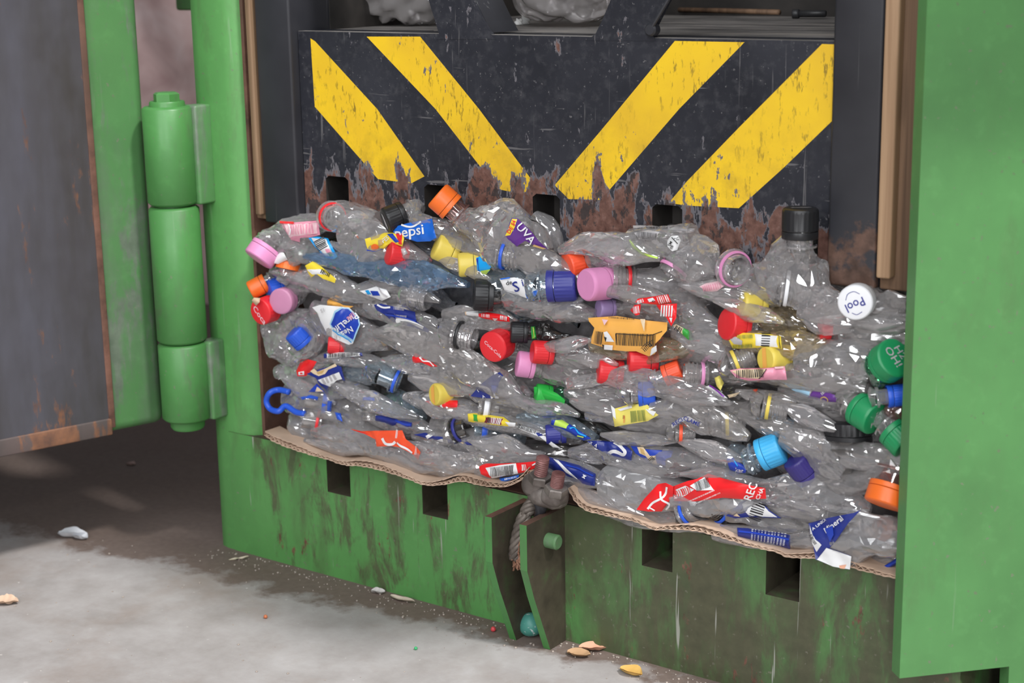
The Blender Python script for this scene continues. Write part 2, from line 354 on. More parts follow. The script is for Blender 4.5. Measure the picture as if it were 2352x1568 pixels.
# chamber walls
pm('chamber_wall', box(XL - 0.012, XL + 0.0005, 0.012, 0.9, 0.14, 1.6), M['rust'])
pm('chamber_wall', box(XR, XR + 0.008, 0.02, 0.9, 0.14, 1.6), M['rust'])
pm('chamber_back', box(-0.42, 0.45, 0.56, 0.58, 0.1, 1.6), M['dark'])
# cover plate set at an angle, its lower right part running down to the ground
pd = np.array([0.678, 0.735, 0.0]); pd /= np.linalg.norm(pd); pn = np.array([pd[1], -pd[0], 0.0])
p0 = np.array([0.4360, -0.050, 0.0])
v, f_, m_ = extrude_poly([[(0, 0.0765), (0.1035, 0.0765), (0.1045, 0.0), (0.40, 0.0), (0.40, 1.6), (0, 1.6)]], lambda a, b: p0 + pd * a + np.array([0, 0, b]), -pn * 0.016)
bm = bmesh.new(); bv = [bm.verts.new(x) for x in v]; [bm.faces.new([bv[i] for i in q]) for q in f_]
bm.edges.ensure_lookup_table()
bmesh.ops.bevel(bm, geom=[e for e in bm.edges if len(e.link_faces) == 2 and e.calc_face_angle(0) > 0.5], offset=0.005, segments=3, profile=0.5, affect='EDGES')
bm.verts.index_update(); v = [tuple(x.co) for x in bm.verts]; f_ = [[x.index for x in q.verts] for q in bm.faces]; bm.free()
mesh('cover_plate', v, f_, M['green_plate'], press, sharp=50)
# an unseen panel added above, which shades the upper part of the cover plate
g0 = p0 + np.array([0.32, -0.060, 0.0]); gv = []
for s in (-0.25, 0.55):
    for k in (0.0, -0.02):
        for z in (0.95, 1.6): gv.append(g0 + pd * s + pn * k + np.array([0, 0, z]))
mesh('shade_panel', gv, [[0, 1, 5, 4], [2, 6, 7, 3], [0, 2, 3, 1], [4, 5, 7, 6], [0, 4, 6, 2], [1, 3, 7, 5]], M['green_plate'], press, smooth=False)
# guide rails and wooden strips
pm('guide_rail', box(-0.3615, -0.3095, 0.010, 0.09, 0.404, 1.6, 0.003), M['rail'])
pm('guide_rail', box(0.3285, 0.3745, 0.010, 0.09, 0.404, 1.6, 0.003), M['rail'])
pm('wooden_strip', box(-0.380, -0.3625, 0.016, 0.06, 0.406, 1.6, 0.002), M['wood'])
pm('wooden_strip', box(-0.372, -0.3640, 0.006, 0.018, 0.412, 1.6, 0.002), M['wood_mid'])
pm('wooden_strip', box(0.376, 0.411, 0.016, 0.06, 0.404, 1.6, 0.002), M['wood'])
pm('wooden_strip', box(0.3775, 0.3905, 0.004, 0.017, 0.416, 1.6, 0.002), M['wood_pale'])
# ram plate
YR = 0.022
def R2(px, py): q = P(px, py, YR); return (float(q[0]), float(q[2]))
ZT, ZB = 0.6165, 0.405
top = [(-0.3085, ZT), (0.3275, ZT)]
bot = [(0.3275, ZB)]
for c_ in (0.2975, 0.1575, 0.018, -0.1215, -0.2605):
    bot += [(c_ + 0.0165, ZB), (c_ + 0.0165, 0.4575), (c_ + 0.0120, 0.461), (c_ - 0.0120, 0.461), (c_ - 0.0165, 0.4575), (c_ - 0.0165, ZB)]
bot += [(-0.3085, ZB)]
stripes = [[(713, 88), (724, 95), (866, 250), (975, 405), (944, 421), (868, 411), (723, 245)],
           [(842, 84), (965, 84), (1100, 250), (1219, 410), (1208, 440), (1196, 445), (1143, 434), (1000, 250)],
           [(1550, 94), (1710, 97), (1560, 250), (1380, 459), (1306, 457), (1274, 425), (1380, 300)],
           [(1888, 101), (1922, 102), (1917, 272), (1800, 385), (1697, 478), (1580, 472), (1536, 466), (1578, 416), (1700, 290)]]
v, f_, m_ = extrude_poly([top + bot] + [[R2(*q) for q in s] for s in stripes], lambda a, b: np.array([a, YR, b]), (0, 0.05, 0))
v_ = np.array(v)
for i, q in enumerate(f_):
    k = v_[q]; n_ = np.cross(k[1] - k[0], k[2] - k[1]); n_ /= np.linalg.norm(n_) + 1e-12
    if abs(n_[1]) < 0.5 and k[:, 2].mean() < 0.47 and abs(k[:, 0].mean() - 0.01) < 0.30: m_[i] = 2
ram = mesh('ram_plate', v, f_, [M['ram_black'], M['ram_yellow'], M['dark']], press, smooth=False, fmat=m_)
pm('ram_shelf', box(-0.309, 0.328, YR + 0.010, 0.50, 0.600, ZT - 0.0006), M['shelf'])
pm('ram_slot_dark', box(-0.300, 0.320, 0.060, 0.070, ZB + 0.002, 0.59), M['dark'])  # dark panel added behind the strap slots so they look dark inside
pm('ram_underside', box(-0.309, 0.328, 0.09, 0.10, ZB, 0.60), M['dark'])
for s in (((1003, 90), (1009, 78), (985, 0), (842, -430), (878, -430), (1083, 0), (1107, 50), (1120, 72), (1140, 90)), ((1345, 93), (1367, 80), (1382, 50), (1400, 8), (1560, -430), (1800, -430), (1535, 0), (1497, 74), (1506, 94))):
    v, f_, m_ = extrude_poly([[R2(*q) for q in s]], lambda a, b: np.array([a, YR - 0.0004, b]), (0, 0.007, 0)); mesh('strut', v, f_, M['ram_black'], press, smooth=False)
g = [R2(*q) for q in ((878, -430), (1083, 0), (1107, 50), (1121, 76))]; v = [(x, y, z) for y in (YR + 0.006, YR + 0.052) for x, z in g] + [(x - 0.006, y, z) for y in (YR + 0.006, YR + 0.052) for x, z in g]
mesh('gusset', v, [[i, i + 1, i + 5, i + 4] for i in range(3)] + [[i + 8, i + 12, i + 13, i + 9] for i in range(3)] + [[4 + i, 5 + i, 13 + i, 12 + i] for i in range(3)], M['rail'], press, smooth=False)
q = P(1499, 68, 0.020)
pm('pin', lathe(q + np.array([0, 0.004, 0]), (0, -1, 0), [(0.0, 0), (0.0060, 0), (0.0060, 0.008), (0.0045, 0.010)], 20), M['rail'])
pm('pull_rod', tube([q + np.array([0, -0.004, 0]), P(1539, -8, 0.014), P(1790, -430, 0.014)], 0.0019, 8), M['rail'])
for (x0, x1, px) in ((890, 1004, 70), (1155, 1250, 76), (1288, 1366, 78)):
    a_, b_ = G(x0, px, ZT)[0], G(x1, px, ZT)[0]; y_ = G(0.5 * (x0 + x1), px, ZT)[1]
    pm('strap_groove', box(a_, b_, y_ - 0.006, y_ + 0.002, ZT - 0.004, ZT + 0.0002), M['dark'])
pm('depth_shade', box(-0.316, -0.3085, 0.075, 0.5, 0.60, 1.6), M['dark'])  # dark panel added, standing in for the deep shade above the shelf
pm('dust_lip', box(-0.3085, 0.3275, YR + 0.001, YR + 0.012, ZT - 0.003, ZT + 0.0004), M['shelf'])
# ribs that hold the rope
for xr in (0.0085, 0.0515):
    prof = [(0.0, 0.146), (-0.067, 0.146), (-0.067, 0.098), (-0.056, 0.066), (-0.0285, 0.0), (0.0, 0.0)]
    v, f_, m_ = extrude_poly([prof], lambda a, b: np.array([xr - 0.0085, a, b]), (0.0085, 0, 0))
    mesh('rib', v, f_, [M['green_hinge'], M['rust'], M['grimy']], press, smooth=False, fmat=[1 if all(abs(v[i][2] - 0.146) < 1e-4 for i in q) else (2 if max(v[i][0] for i in q) - min(v[i][0] for i in q) < 1e-4 else 0) for q in f_])
yy = min(np.linspace(-0.066, 0.0, 200), key=lambda y: abs(P(1258, 1240, y)[0] - 0.0515)); q = P(1258, 1240, yy)
pm('stub_bolt', lathe(q, (1, 0, 0), [(0.0078, 0), (0.0078, 0.012), (0.0062, 0.0135), (0.002, 0.0135)], 24), M['green_door'])
# hinge: three knuckles on one pin
hx, hy, hr = -0.4615, -0.034, 0.0288
def knuckle(z0, z1): return lathe((hx, hy, z0), (0, 0, 1), [(hr - 0.003, 0), (hr, 0.003), (hr, z1 - z0 - 0.003), (hr - 0.003, z1 - z0)], 40)
for a, b in ((0.168, 0.262), (0.262, 0.4215), (0.4225, 0.535)): pm('hinge_knuckle', knuckle(a + 0.0007, b - 0.0007), M['green_hinge'], sharp=50)
pm('hinge_pin', join(lathe((hx, hy, 0.157), (0, 0, 1), [(0.018, 0), (0.020, 0.003), (0.020, 0.381), (0.019, 0.383)], 28), lathe((hx + 0.002, hy - 0.002, 0.540), (0, 0, 1), [(0.015, 0), (0.015, 0.008), (0.012, 0.010)], 6)), M['green_hinge'])
pm('weld_strip', box(hx + 0.012, hx + 0.032, -0.022, 0.003, 0.168, 0.262, 0.003), M['green_door'])
pm('weld_strip', box(hx + 0.012, hx + 0.032, -0.022, 0.003, 0.4225, 0.535, 0.003), M['green_door'])
# door swung out to the left
dd = np.array([-0.2844, -0.9586, 0.0]); dn = np.array([0.9586, -0.2844, 0.0])    # away from the hinge; the inner face looks along dn
d0 = np.array([-0.497, -0.035, 0.0])
def slab(s0, s1, n0, n1, z0, z1, bev):
    v, f = box(s0, s1, n0, n1, z0, z1, bev)
    return [tuple(d0 + dd * a + dn * b + np.array([0, 0, c])) for a, b, c in v], f
door = pm('door', slab(0.0, 1.0, -0.075, 0.0, 0.158, 1.6, 0.012), M['green_door'])
dp = pm('door_lining', slab(0.072, 0.99, -0.001, 0.0035, 0.165, 1.58, 0.001), M['door_steel'], door)
pm('lining_seam', slab(0.066, 0.0735, -0.001, 0.0045, 0.166, 1.58, 0.001), M['rust'], door)
pm('lower_rim', slab(0.07, 1.0, -0.002, 0.0050, 0.1575, 0.178, 0.002), steel('rusty_door_rim', (0.11, 0.08, 0.075), 0.6, 0.5), door)
q = G(310, 8, 0.66)
pm('cross_bar', box(-0.80, -0.47, 0.30, 0.36, 0.625, 0.70, 0.004), M['green_post'])
# ------------------------------------------------------------------ plastics
def pet(name, tint, haze, hz=0.26, rough=0.06, gl=0.5):
    t = NT(name)
    tr = t.n('BsdfTransparent'); t.set(tr.inputs[0], tint)
    df = t.n('BsdfDiffuse'); t.set(df.inputs[0], tuple(x * 0.92 for x in haze))
    tl = t.n('BsdfTranslucent'); t.set(tl.inputs[0], haze)
    a = t.n('MixShader'); a.inputs[0].default_value = 0.4; t.t.links.new(df.outputs[0], a.inputs[1]); t.t.links.new(tl.outputs[0], a.inputs[2])
    mp = t.n('Mapping'); t.set(mp.inputs[0], t.co); mp.inputs[3].default_value = (0.38, 1, 1); mp.inputs[2].default_value = (0, 0.14, 0.1)
    vo = t.n('TexVoronoi'); vo.inputs['Scale'].default_value = 62; t.set(vo.inputs['Vector'], mp.outputs[0])
    df_ = t.n('VectorMath', operation='SUBTRACT'); t.set(df_.inputs[0], mp.outputs[0]); t.set(df_.inputs[1], vo.outputs['Position'])
    cl = t.n('VectorMath', operation='SUBTRACT'); t.set(cl.inputs[0], vo.outputs['Color']); cl.inputs[1].default_value = (0.5, 0.5, 0.5)
    dt = t.n('VectorMath', operation='DOT_PRODUCT'); t.set(dt.inputs[0], df_.outputs[0]); t.set(dt.inputs[1], cl.outputs[0])
    bp = t.n('Bump'); bp.inputs['Strength'].default_value = 1.0; bp.inputs['Distance'].default_value = 0.5; t.set(bp.inputs['Height'], dt.outputs['Value'])
    lw = t.n('LayerWeight'); lw.inputs[0].default_value = 0.35
    b = t.n('MixShader')
    t.set(b.inputs[0], t.mul(t.mul(lw.outputs['Facing'], 0.40), hz * 0.55, 'ADD'))
    t.t.links.new(tr.outputs[0], b.inputs[1]); t.t.links.new(a.outputs[0], b.inputs[2])
    g = t.n('BsdfGlossy'); g.inputs['Roughness'].default_value = rough; t.set(g.inputs[0], (1, 1, 1))
    t.t.links.new(bp.outputs[0], g.inputs['Normal']); fr = t.n('Fresnel'); fr.inputs[0].default_value = 1.58
    c = t.n('MixShader'); t.set(c.inputs[0], t.mul(fr.outputs[0], 2.3)); t.t.links.new(b.outputs[0], c.inputs[1]); t.t.links.new(g.outputs[0], c.inputs[2])
    return t.done(c.outputs[0])
PETS = {
    'clear': pet('clear_bottle_plastic', (0.98, 0.975, 0.975), (0.93, 0.895, 0.90), 0.37),
    'dusty': pet('dusty_bottle_plastic', (0.94, 0.93, 0.92), (0.76, 0.72, 0.71), 0.46, 0.11),
    'milky': pet('milky_bottle_plastic', (0.94, 0.94, 0.95), (0.86, 0.85, 0.86), 0.55, 0.16),
    'blue': pet('blue_bottle_plastic', (0.62, 0.80, 0.97), (0.36, 0.58, 0.88), 0.34),
    'ice': pet('pale_blue_bottle_plastic', (0.82, 0.92, 0.98), (0.64, 0.76, 0.86), 0.28),
    'green': pet('green_bottle_plastic', (0.55, 0.92, 0.70), (0.12, 0.42, 0.24), 0.34),
    'amber': pet('amber_stained_plastic', (0.99, 0.93, 0.80), (0.80, 0.66, 0.44), 0.34),
    'smoke': pet('dark_dirty_bottle_plastic', (0.55, 0.53, 0.52), (0.10, 0.095, 0.09), 0.45, 0.14),
    'rosy': pet('red_tinged_bottle_plastic', (0.97, 0.80, 0.78), (0.60, 0.28, 0.25), 0.30),
}
CC = dict(orange=(0.90, 0.165, 0.02), red=(0.72, 0.022, 0.03), pink=(0.70, 0.27, 0.50), mauve=(0.52, 0.22, 0.36), lilac=(0.36, 0.26, 0.50), blue=(0.02, 0.10, 0.62),
          navy=(0.030, 0.035, 0.24), deep=(0.035, 0.025, 0.17), black=(0.014, 0.014, 0.016), yellow=(0.72, 0.56, 0.09), sky=(0.05, 0.40, 0.74), white=(0.80, 0.80, 0.82),
          green=(0.012, 0.26, 0.09), lime=(0.02, 0.40, 0.05), tan=(0.62, 0.45, 0.30), vermilion=(0.85, 0.09, 0.03),
          cola=(0.80, 0.016, 0.02), label_orange=(0.86, 0.43, 0.09), label_yellow=(0.86, 0.66, 0.05), pale_yellow=(0.84, 0.72, 0.16), label_navy=(0.018, 0.032, 0.22), label_blue=(0.01, 0.13, 0.60),
          royal=(0.015, 0.05, 0.40), cyan=(0.01, 0.36, 0.82), violet=(0.12, 0.035, 0.24), rose=(0.72, 0.28, 0.38), blush=(0.80, 0.52, 0.56), lettering=(0.80, 0.80, 0.80), ink=(0.02, 0.02, 0.022),
          gold=(0.55, 0.36, 0.14), cream=(0.74, 0.58, 0.38), silver=(0.45, 0.43, 0.44), light_blue=(0.36, 0.60, 0.78), lime_label=(0.55, 0.78, 0.12), olive=(0.20, 0.26, 0.06), dkgrey=(0.05, 0.05, 0.052), magenta=(0.55, 0.03, 0.22), grass=(0.04, 0.36, 0.05), maroon=(0.25, 0.02, 0.04), peach=(0.80, 0.42, 0.28), purple=(0.20, 0.03, 0.34))
_pm = {}
def cap_mat(c):
    k = 'cap_' + c
    if k not in _pm: _pm[k] = plain(c + '_cap_plastic', CC[c], 0.38, 0.07, **{'Subsurface Weight': 0.0})
    return _pm[k]
def ink_mat(c):
    k = 'ink_' + c
    if k not in _pm: _pm[k] = plain(c + '_label_film', CC[c], 0.28, 0.06)
    return _pm[k]

def fold(p, seed, lam, amp, n=7, aniso=None, sharp=1.15):
    """creased relief: flat facets meeting in sharp ridges, sum of slightly warped triangle waves in random directions"""
    rs = np.random.RandomState(seed); out = np.zeros(len(p))
    w = np.stack([np.sin(p @ (rs.randn(3) * 30) + rs.rand() * 6) for _ in range(3)], 1) * 0.008
    q = p + w
    for k in range(n):
        d = rs.randn(3)
        if aniso is not None: d = d * aniso
        d /= np.linalg.norm(d); l = lam * (0.55 + 1.5 * rs.rand())
        s = (q @ d) / l + rs.rand(); s = np.abs((s % 1.0) * 2 - 1)
        out += (np.abs(s) ** sharp - 0.5) * (0.4 + rs.rand())
    return out / n * 2.6 * amp
def grid_faces(n, m, wrap=True):
    f = []
    for i in range(n - 1):
        for k in range(m if wrap else m - 1):
            k2 = (k + 1) % m; f.append([i * m + k, i * m + k2, (i + 1) * m + k2, (i + 1) * m + k])
    return f
SEED = [100]
def body_shape(c, hw, th, amp, lam, seed, m=30, step=0.0050):
    """crushed tube: c spine points (world), hw half-heights, th half-thickness"""
    L = np.linalg.norm(np.diff(c, axis=0), axis=1); s = np.concatenate([[0], np.cumsum(L)]); n = max(10, int(s[-1] / step))
    u = np.linspace(0, s[-1], n)
    C = np.stack([np.interp(u, s, c[:, k]) for k in range(3)], 1); hw = np.interp(u, s, hw); th = np.interp(u, s, th)
    T = np.gradient(C, axis=0); T /= np.linalg.norm(T, axis=1)[:, None]
    yv = np.array([0, 1.0, 0]); T0 = T.copy(); T0[:, 1] = 0
    g = c[-1] - c[0]; g[1] = 0
    T0 += 0.35 * g / (np.linalg.norm(g) + 1e-9); T0 /= np.linalg.norm(T0, axis=1)[:, None]
    N = np.cross(np.tile(yv, (n, 1)), T0)
    D = np.cross(T0, N); rs = np.random.RandomState(seed)
    a = np.linspace(0, 2 * np.pi, m, endpoint=False)
    ca, sa = np.cos(a), np.sin(a); ex = rs.uniform(0.7, 1.0)
    ca = np.sign(ca) * np.abs(ca) ** ex; sa = np.sign(sa) * np.abs(sa) ** rs.uniform(0.8, 1.3)
    tw = rs.uniform(-0.5, 0.5) * np.linspace(-1, 1, n)
    hh = hw * (1 + 0.13 * np.sin(u / 0.019 + rs.rand() * 6) + 0.08 * np.sin(u / 0.0083 + rs.rand() * 6))
    V = C[:, None, :] + N[:, None, :] * (hh[:, None] * ca)[..., None] + D[:, None, :] * (th[:, None] * sa)[..., None]
    V = V.reshape(-1, 3)
    tt = g / (np.linalg.norm(g) + 1e-9)
    an = np.array([1.0, 1.0, 1.0]) - 0.78 * np.abs(tt)
    w = np.clip(np.minimum(u / 0.008, 1), 0.0, 1).repeat(m)
    sc = np.minimum(1.0, (hw / 0.018)).repeat(m) * w
    Dn = D.repeat(m, 0); Nn = N.repeat(m, 0)
    f1 = fold(V, seed, lam, amp * 1.5, 4, an); f2 = fold(V, seed + 7, lam * 0.8, amp * 1.0, 4, an); f3 = fold(V, seed + 3, lam * 0.5, amp * 0.40, 4, None, 1.0)
    V = V + Dn * ((f1 + f3) * sc)[:, None] + Nn * (f2 * sc * 0.8)[:, None] + T0.repeat(m, 0) * (f3 * sc)[:, None]
    V = V + Dn * (rs.uniform(-0.0013, 0.0013, len(V)) * sc)[:, None] + Nn * (rs.uniform(-0.0008, 0.0008, len(V)) * sc)[:, None]
    return V, n, m
def tri_grid(V, n, m, seed, jit=0.42):
    """nudge the inner grid points about on the surface and cut every quad along a random diagonal"""
    rs = np.random.RandomState(seed + 1); G_ = V.reshape(n, m, 3); o = G_.copy()
    for (ax, d) in ((0, 1), (1, 1)):
        r = rs.uniform(-jit, jit, (n, m, 1)); r[0] = r[-1] = 0
        nxt, prv = np.roll(G_, -1, ax), np.roll(G_, 1, ax); nxt[-1] = G_[-1] if ax == 0 else nxt[-1]; prv[0] = G_[0] if ax == 0 else prv[0]
        o += np.where(r > 0, (nxt - G_) * r, (prv - G_) * -r)
    f = []; dg = rs.rand(n, m) < 0.5
    for i in range(n - 1):
        for k in range(m):
            k2 = (k + 1) % m; a, b, c, d = i * m + k, i * m + k2, (i + 1) * m + k2, (i + 1) * m + k
            f += [[a, b, c], [a, c, d]] if dg[i, k] else [[a, b, d], [b, c, d]]
    return o.reshape(-1, 3), f
def body(parent, mat, c, hw, th, amp=0.0048, lam=0.030, seed=None, name='body', closed=True, open0=True):
    SEED[0] += 11; seed = seed or SEED[0]
    V, n, m = body_shape(np.asarray(c, float), np.asarray(hw, float), np.asarray(th, float), amp, lam, seed)
    V, f = tri_grid(V, n, m, seed)
    if closed:
        V = np.vstack([V, V[-m:].mean(0)]); k = len(V) - 1
        f += [[(n - 1) * m + i, (n - 1) * m + (i + 1) % m, k] for i in range(m)]
    if not open0:
        V = np.vstack([V, V[:m].mean(0)]); k = len(V) - 1; f += [[(i + 1) % m, i, k] for i in range(m)]
    return mesh(name, V, f, PETS[mat], parent, sharp=9)

def cap_obj(parent, p, ax, r, h, col, ring=True, knurl=True, deco=None):
    """p: middle of the cap; ax points to its closed top"""
    b = np.asarray(p) - np.asarray(ax) * h / 2; n = 72
    wob = (lambda k, hh: (0.972 if (k % 3 == 0) else 1.0) if (0.30 * h < hh < 0.86 * h) else 1.0) if knurl else None
    z = 0.27 if ring else 0.0
    prof = [(r * 0.80, z * h), (r * 0.985, z * h), (r, (z + 0.03) * h), (r, 0.32 * h), (r, 0.85 * h), (r * 0.985, 0.92 * h), (r * 0.93, 0.975 * h), (r * 0.85, h), (r * 0.3, h)]
    v, f = lathe(b, ax, prof, n, wob)
    mats = [cap_mat(col)]; fm = None
    if deco:
        v = list(v); fm = [0] * len(f); u, w, a = frame(ax)
        V2, F2, C2 = deco
        for (x, y) in V2: v.append(np.asarray(b) + a * (h + 0.00035) + (RI * x + UP * y - a * np.dot(a, RI * x + UP * y)) * r)
        k0 = len(f_ := list(f)); k = len(v) - len(V2)
        f = f_ + [[i + k for i in q] for q in F2]; fm += [1 + c for c in C2[0]]; mats += [ink_mat(c) for c in C2[1]]
    o = mesh('cap', v, f, mats, parent, sharp=28, fmat=fm)
    if ring: mesh('tamper_ring', *lathe(b, ax, [(r * 0.86, 0), (r * 0.985, 0), (r, 0.02 * h), (r, 0.22 * h), (r * 0.985, 0.245 * h), (r * 0.86, 0.245 * h)], n, None, False, False), cap_mat(col), o, sharp=28)
    return o
def neck_obj(parent, top, ax, r, length, mat, threads=True, open_=True, ringcol=None, ring_at=0.62, ringw=0.0030):
    """neck finish from its mouth (top) down along -ax; r = outer thread radius"""
    a = -np.asarray(ax); w = 0.84 * r; pr = []
    if open_: pr = [(0.66 * r, length), (0.66 * r, 0.002), (0.70 * r, 0.0), (0.80 * r, 0.0), (w, 0.0012)]
    else: pr = [(w, 0.0)]
    L = length * ring_at
    if threads:
        k = 3; s0 = 0.0025
        for i in range(k):
            z = s0 + (L - s0 - 0.0015) * i / k; d = (L - s0) / k
            pr += [(w, z), (0.95 * r, z + d * 0.22), (0.95 * r, z + d * 0.42), (w, z + d * 0.66)]
    pr += [(w, L), (w, L + 0.0035), (1.10 * r, L + 0.004), (1.10 * r, L + 0.0058), (w, L + 0.0064), (w * 1.0, length)]
    v, f = lathe(top, a, pr, 40, None, False, False)
    o = mesh('neck', v, f, PETS[mat], parent, sharp=9)
    if ringcol:
        v, f = lathe(np.asarray(top) + a * (L - 0.0008), a, [(0.90 * r, 0), (1.0 * r, 0), (1.02 * r, 0.0006), (1.02 * r, ringw - 0.0006), (1.0 * r, ringw), (0.90 * r, ringw), (0.90 * r, 0)], 48, None, False, False)
        mesh('tamper_ring', v, f, cap_mat(ringcol), parent, sharp=40)
    return o

# ---- printed film: an outline laid over the crushed plastic, creased, with its printing
_txt = {}
def text_shape(s):
    if s in _txt: return _txt[s]
    cu = bpy.data.curves.new('lettering', 'FONT'); cu.body = s; cu.size = 1.0; cu.align_x = 'CENTER'; cu.align_y = 'CENTER'; cu.resolution_u = 2; cu.offset = 0.012
    ob = bpy.data.objects.new('lettering', cu); COL.objects.link(ob)
    me = bpy.data.meshes.new_from_object(ob.evaluated_get(bpy.context.evaluated_depsgraph_get()))
    v = [(x.co.x, x.co.y) for x in me.vertices]; f = [list(p.vertices) for p in me.polygons]
    bpy.data.objects.remove(ob); bpy.data.curves.remove(cu); bpy.data.meshes.remove(me)
    _txt[s] = (v, f); return _txt[s]
def inpoly(p, lp):
    c = False; x, y = p; j = len(lp) - 1
    for i in range(len(lp)):
        xi, yi = lp[i]; xj, yj = lp[j]
        if (yi > y) != (yj > y) and x < (xj - xi) * (y - yi) / (yj - yi) + xi: c = not c
        j = i
    return c
def fillmesh(poly, step):
    V = [Vector(p) for p in poly]; E = [(i, (i + 1) % len(V)) for i in range(len(V))]
    xs = [p[0] for p in poly]; ys = [p[1] for p in poly]
    x = min(xs) + step * 0.5
    while x < max(xs):
        y = min(ys) + step * 0.5
        while y < max(ys):
            if inpoly((x, y), poly): V.append(Vector((x, y)))
            y += step
        x += step
    vo, eo, fo, *_ = delaunay_2d_cdt(V, E, [], 1, 1e-4)
    return [(v[0], v[1]) for v in vo], [list(f) for f in fo]
def stroke(pts, w):
    """a drawn line as a band polygon (px)"""
    c = catmull([(x, y, 0) for x, y in pts], 6)[:, :2] if len(pts) > 2 else np.array(pts, float)
    d = np.gradient(c, axis=0); d /= np.linalg.norm(d, axis=1)[:, None] + 1e-9; nn = np.stack([-d[:, 1], d[:, 0]], 1) * w / 2
    return [tuple(x) for x in np.vstack([c + nn, (c - nn)[::-1]])]
def sheet(parent, poly, col, Y, extras=(), bend=0.006, amp=0.0022, lam=0.020, name='label', seed=None, step=4.0, slope=0.0):
    SEED[0] += 5; seed = seed or SEED[0]
    A = np.array(poly, float); cen = A.mean(0); B = A - cen
    ev, U = np.linalg.eigh(B.T @ B); mn = U[:, 0]; mj = U[:, 1]; hw = max(4.0, np.abs(B @ mn).max()); hl = np.abs(B @ mj).max()
    def place(pts, lift):
        pts = np.asarray(pts, float); b = np.clip((pts - cen) @ mn / hw, -1.3, 1.3); l = (pts - cen) @ mj / hl
        y = Y + bend * np.abs(b) ** 2.2 + slope * l
        w = np.array([P(px, py, yy) for (px, py), yy in zip(pts, y)])
        w[:, 1] += fold(w * np.array([1, 0, 1.0]), seed, lam, amp, 5)
        return w + TO * lift
    V, Fc, FM, mats = [], [], [], []
    def add(v2, f2, col, lift):
        k = len(V); V.extend(place(v2, lift)); Fc.extend([[i + k for i in q] for q in f2])
        mt = ink_mat(col)
        if mt not in mats: mats.append(mt)
        FM.extend([mats.index(mt)] * len(f2))
    add(*fillmesh(poly, step), col, 0.0)
    lift = 0.0006
    for e in extras:
        k = e[0]
        if k == 'p': add(*fillmesh(e[2], step), e[1], lift)                               # patch
        elif k == 's': add(*fillmesh(stroke(e[3], e[2]), step * 0.9), e[1], lift)               # drawn stroke
        elif k == 't':                                                                   # lettering: col, text, x, y, size, rot
            v, f = text_shape(e[2]); c, s = math.cos(math.radians(e[6])), math.sin(math.radians(e[6])); z = e[5]
            wx = e[7] if len(e) > 7 else 1.0
            add([(e[3] + (x * wx * c - y * s) * z, e[4] - (x * wx * s + y * c) * z) for x, y in v], f, e[1], lift + 0.0004)
        elif k == 'bars':                                                                # col, x, y, w, h, rot, n : barcode or lines of print
            rs = random.Random(int(e[2] * 7 + e[3])); c, s = math.cos(math.radians(e[6])), math.sin(math.radians(e[6])); x0 = -e[4] / 2
            n = e[7]; p = e[4] / n
            for i in range(n):
                wv = p * rs.uniform(0.28, 0.68); a, b = x0 + i * p, x0 + i * p + wv; hh = e[5] * (rs.uniform(0.75, 1.0) if len(e) > 8 else 1.0)
                q = [(a, -hh / 2), (a, hh / 2), (b, hh / 2), (b, -hh / 2)]
                mm = 4; v2 = [(xx, -hh / 2 + hh * j / mm) for j in range(mm + 1) for xx in (a, b)]; f2 = [[2 * j, 2 * j + 1, 2 * j + 3, 2 * j + 2] for j in range(mm)]
                add([(e[2] + x * c - y * s, e[3] - x * s - y * c) for x, y in v2], f2, e[1], lift + 0.0001)
        lift += 0.00045
    o = mesh(name, V, Fc, mats, parent, smooth=True, fmat=FM, sharp=60)
    return o

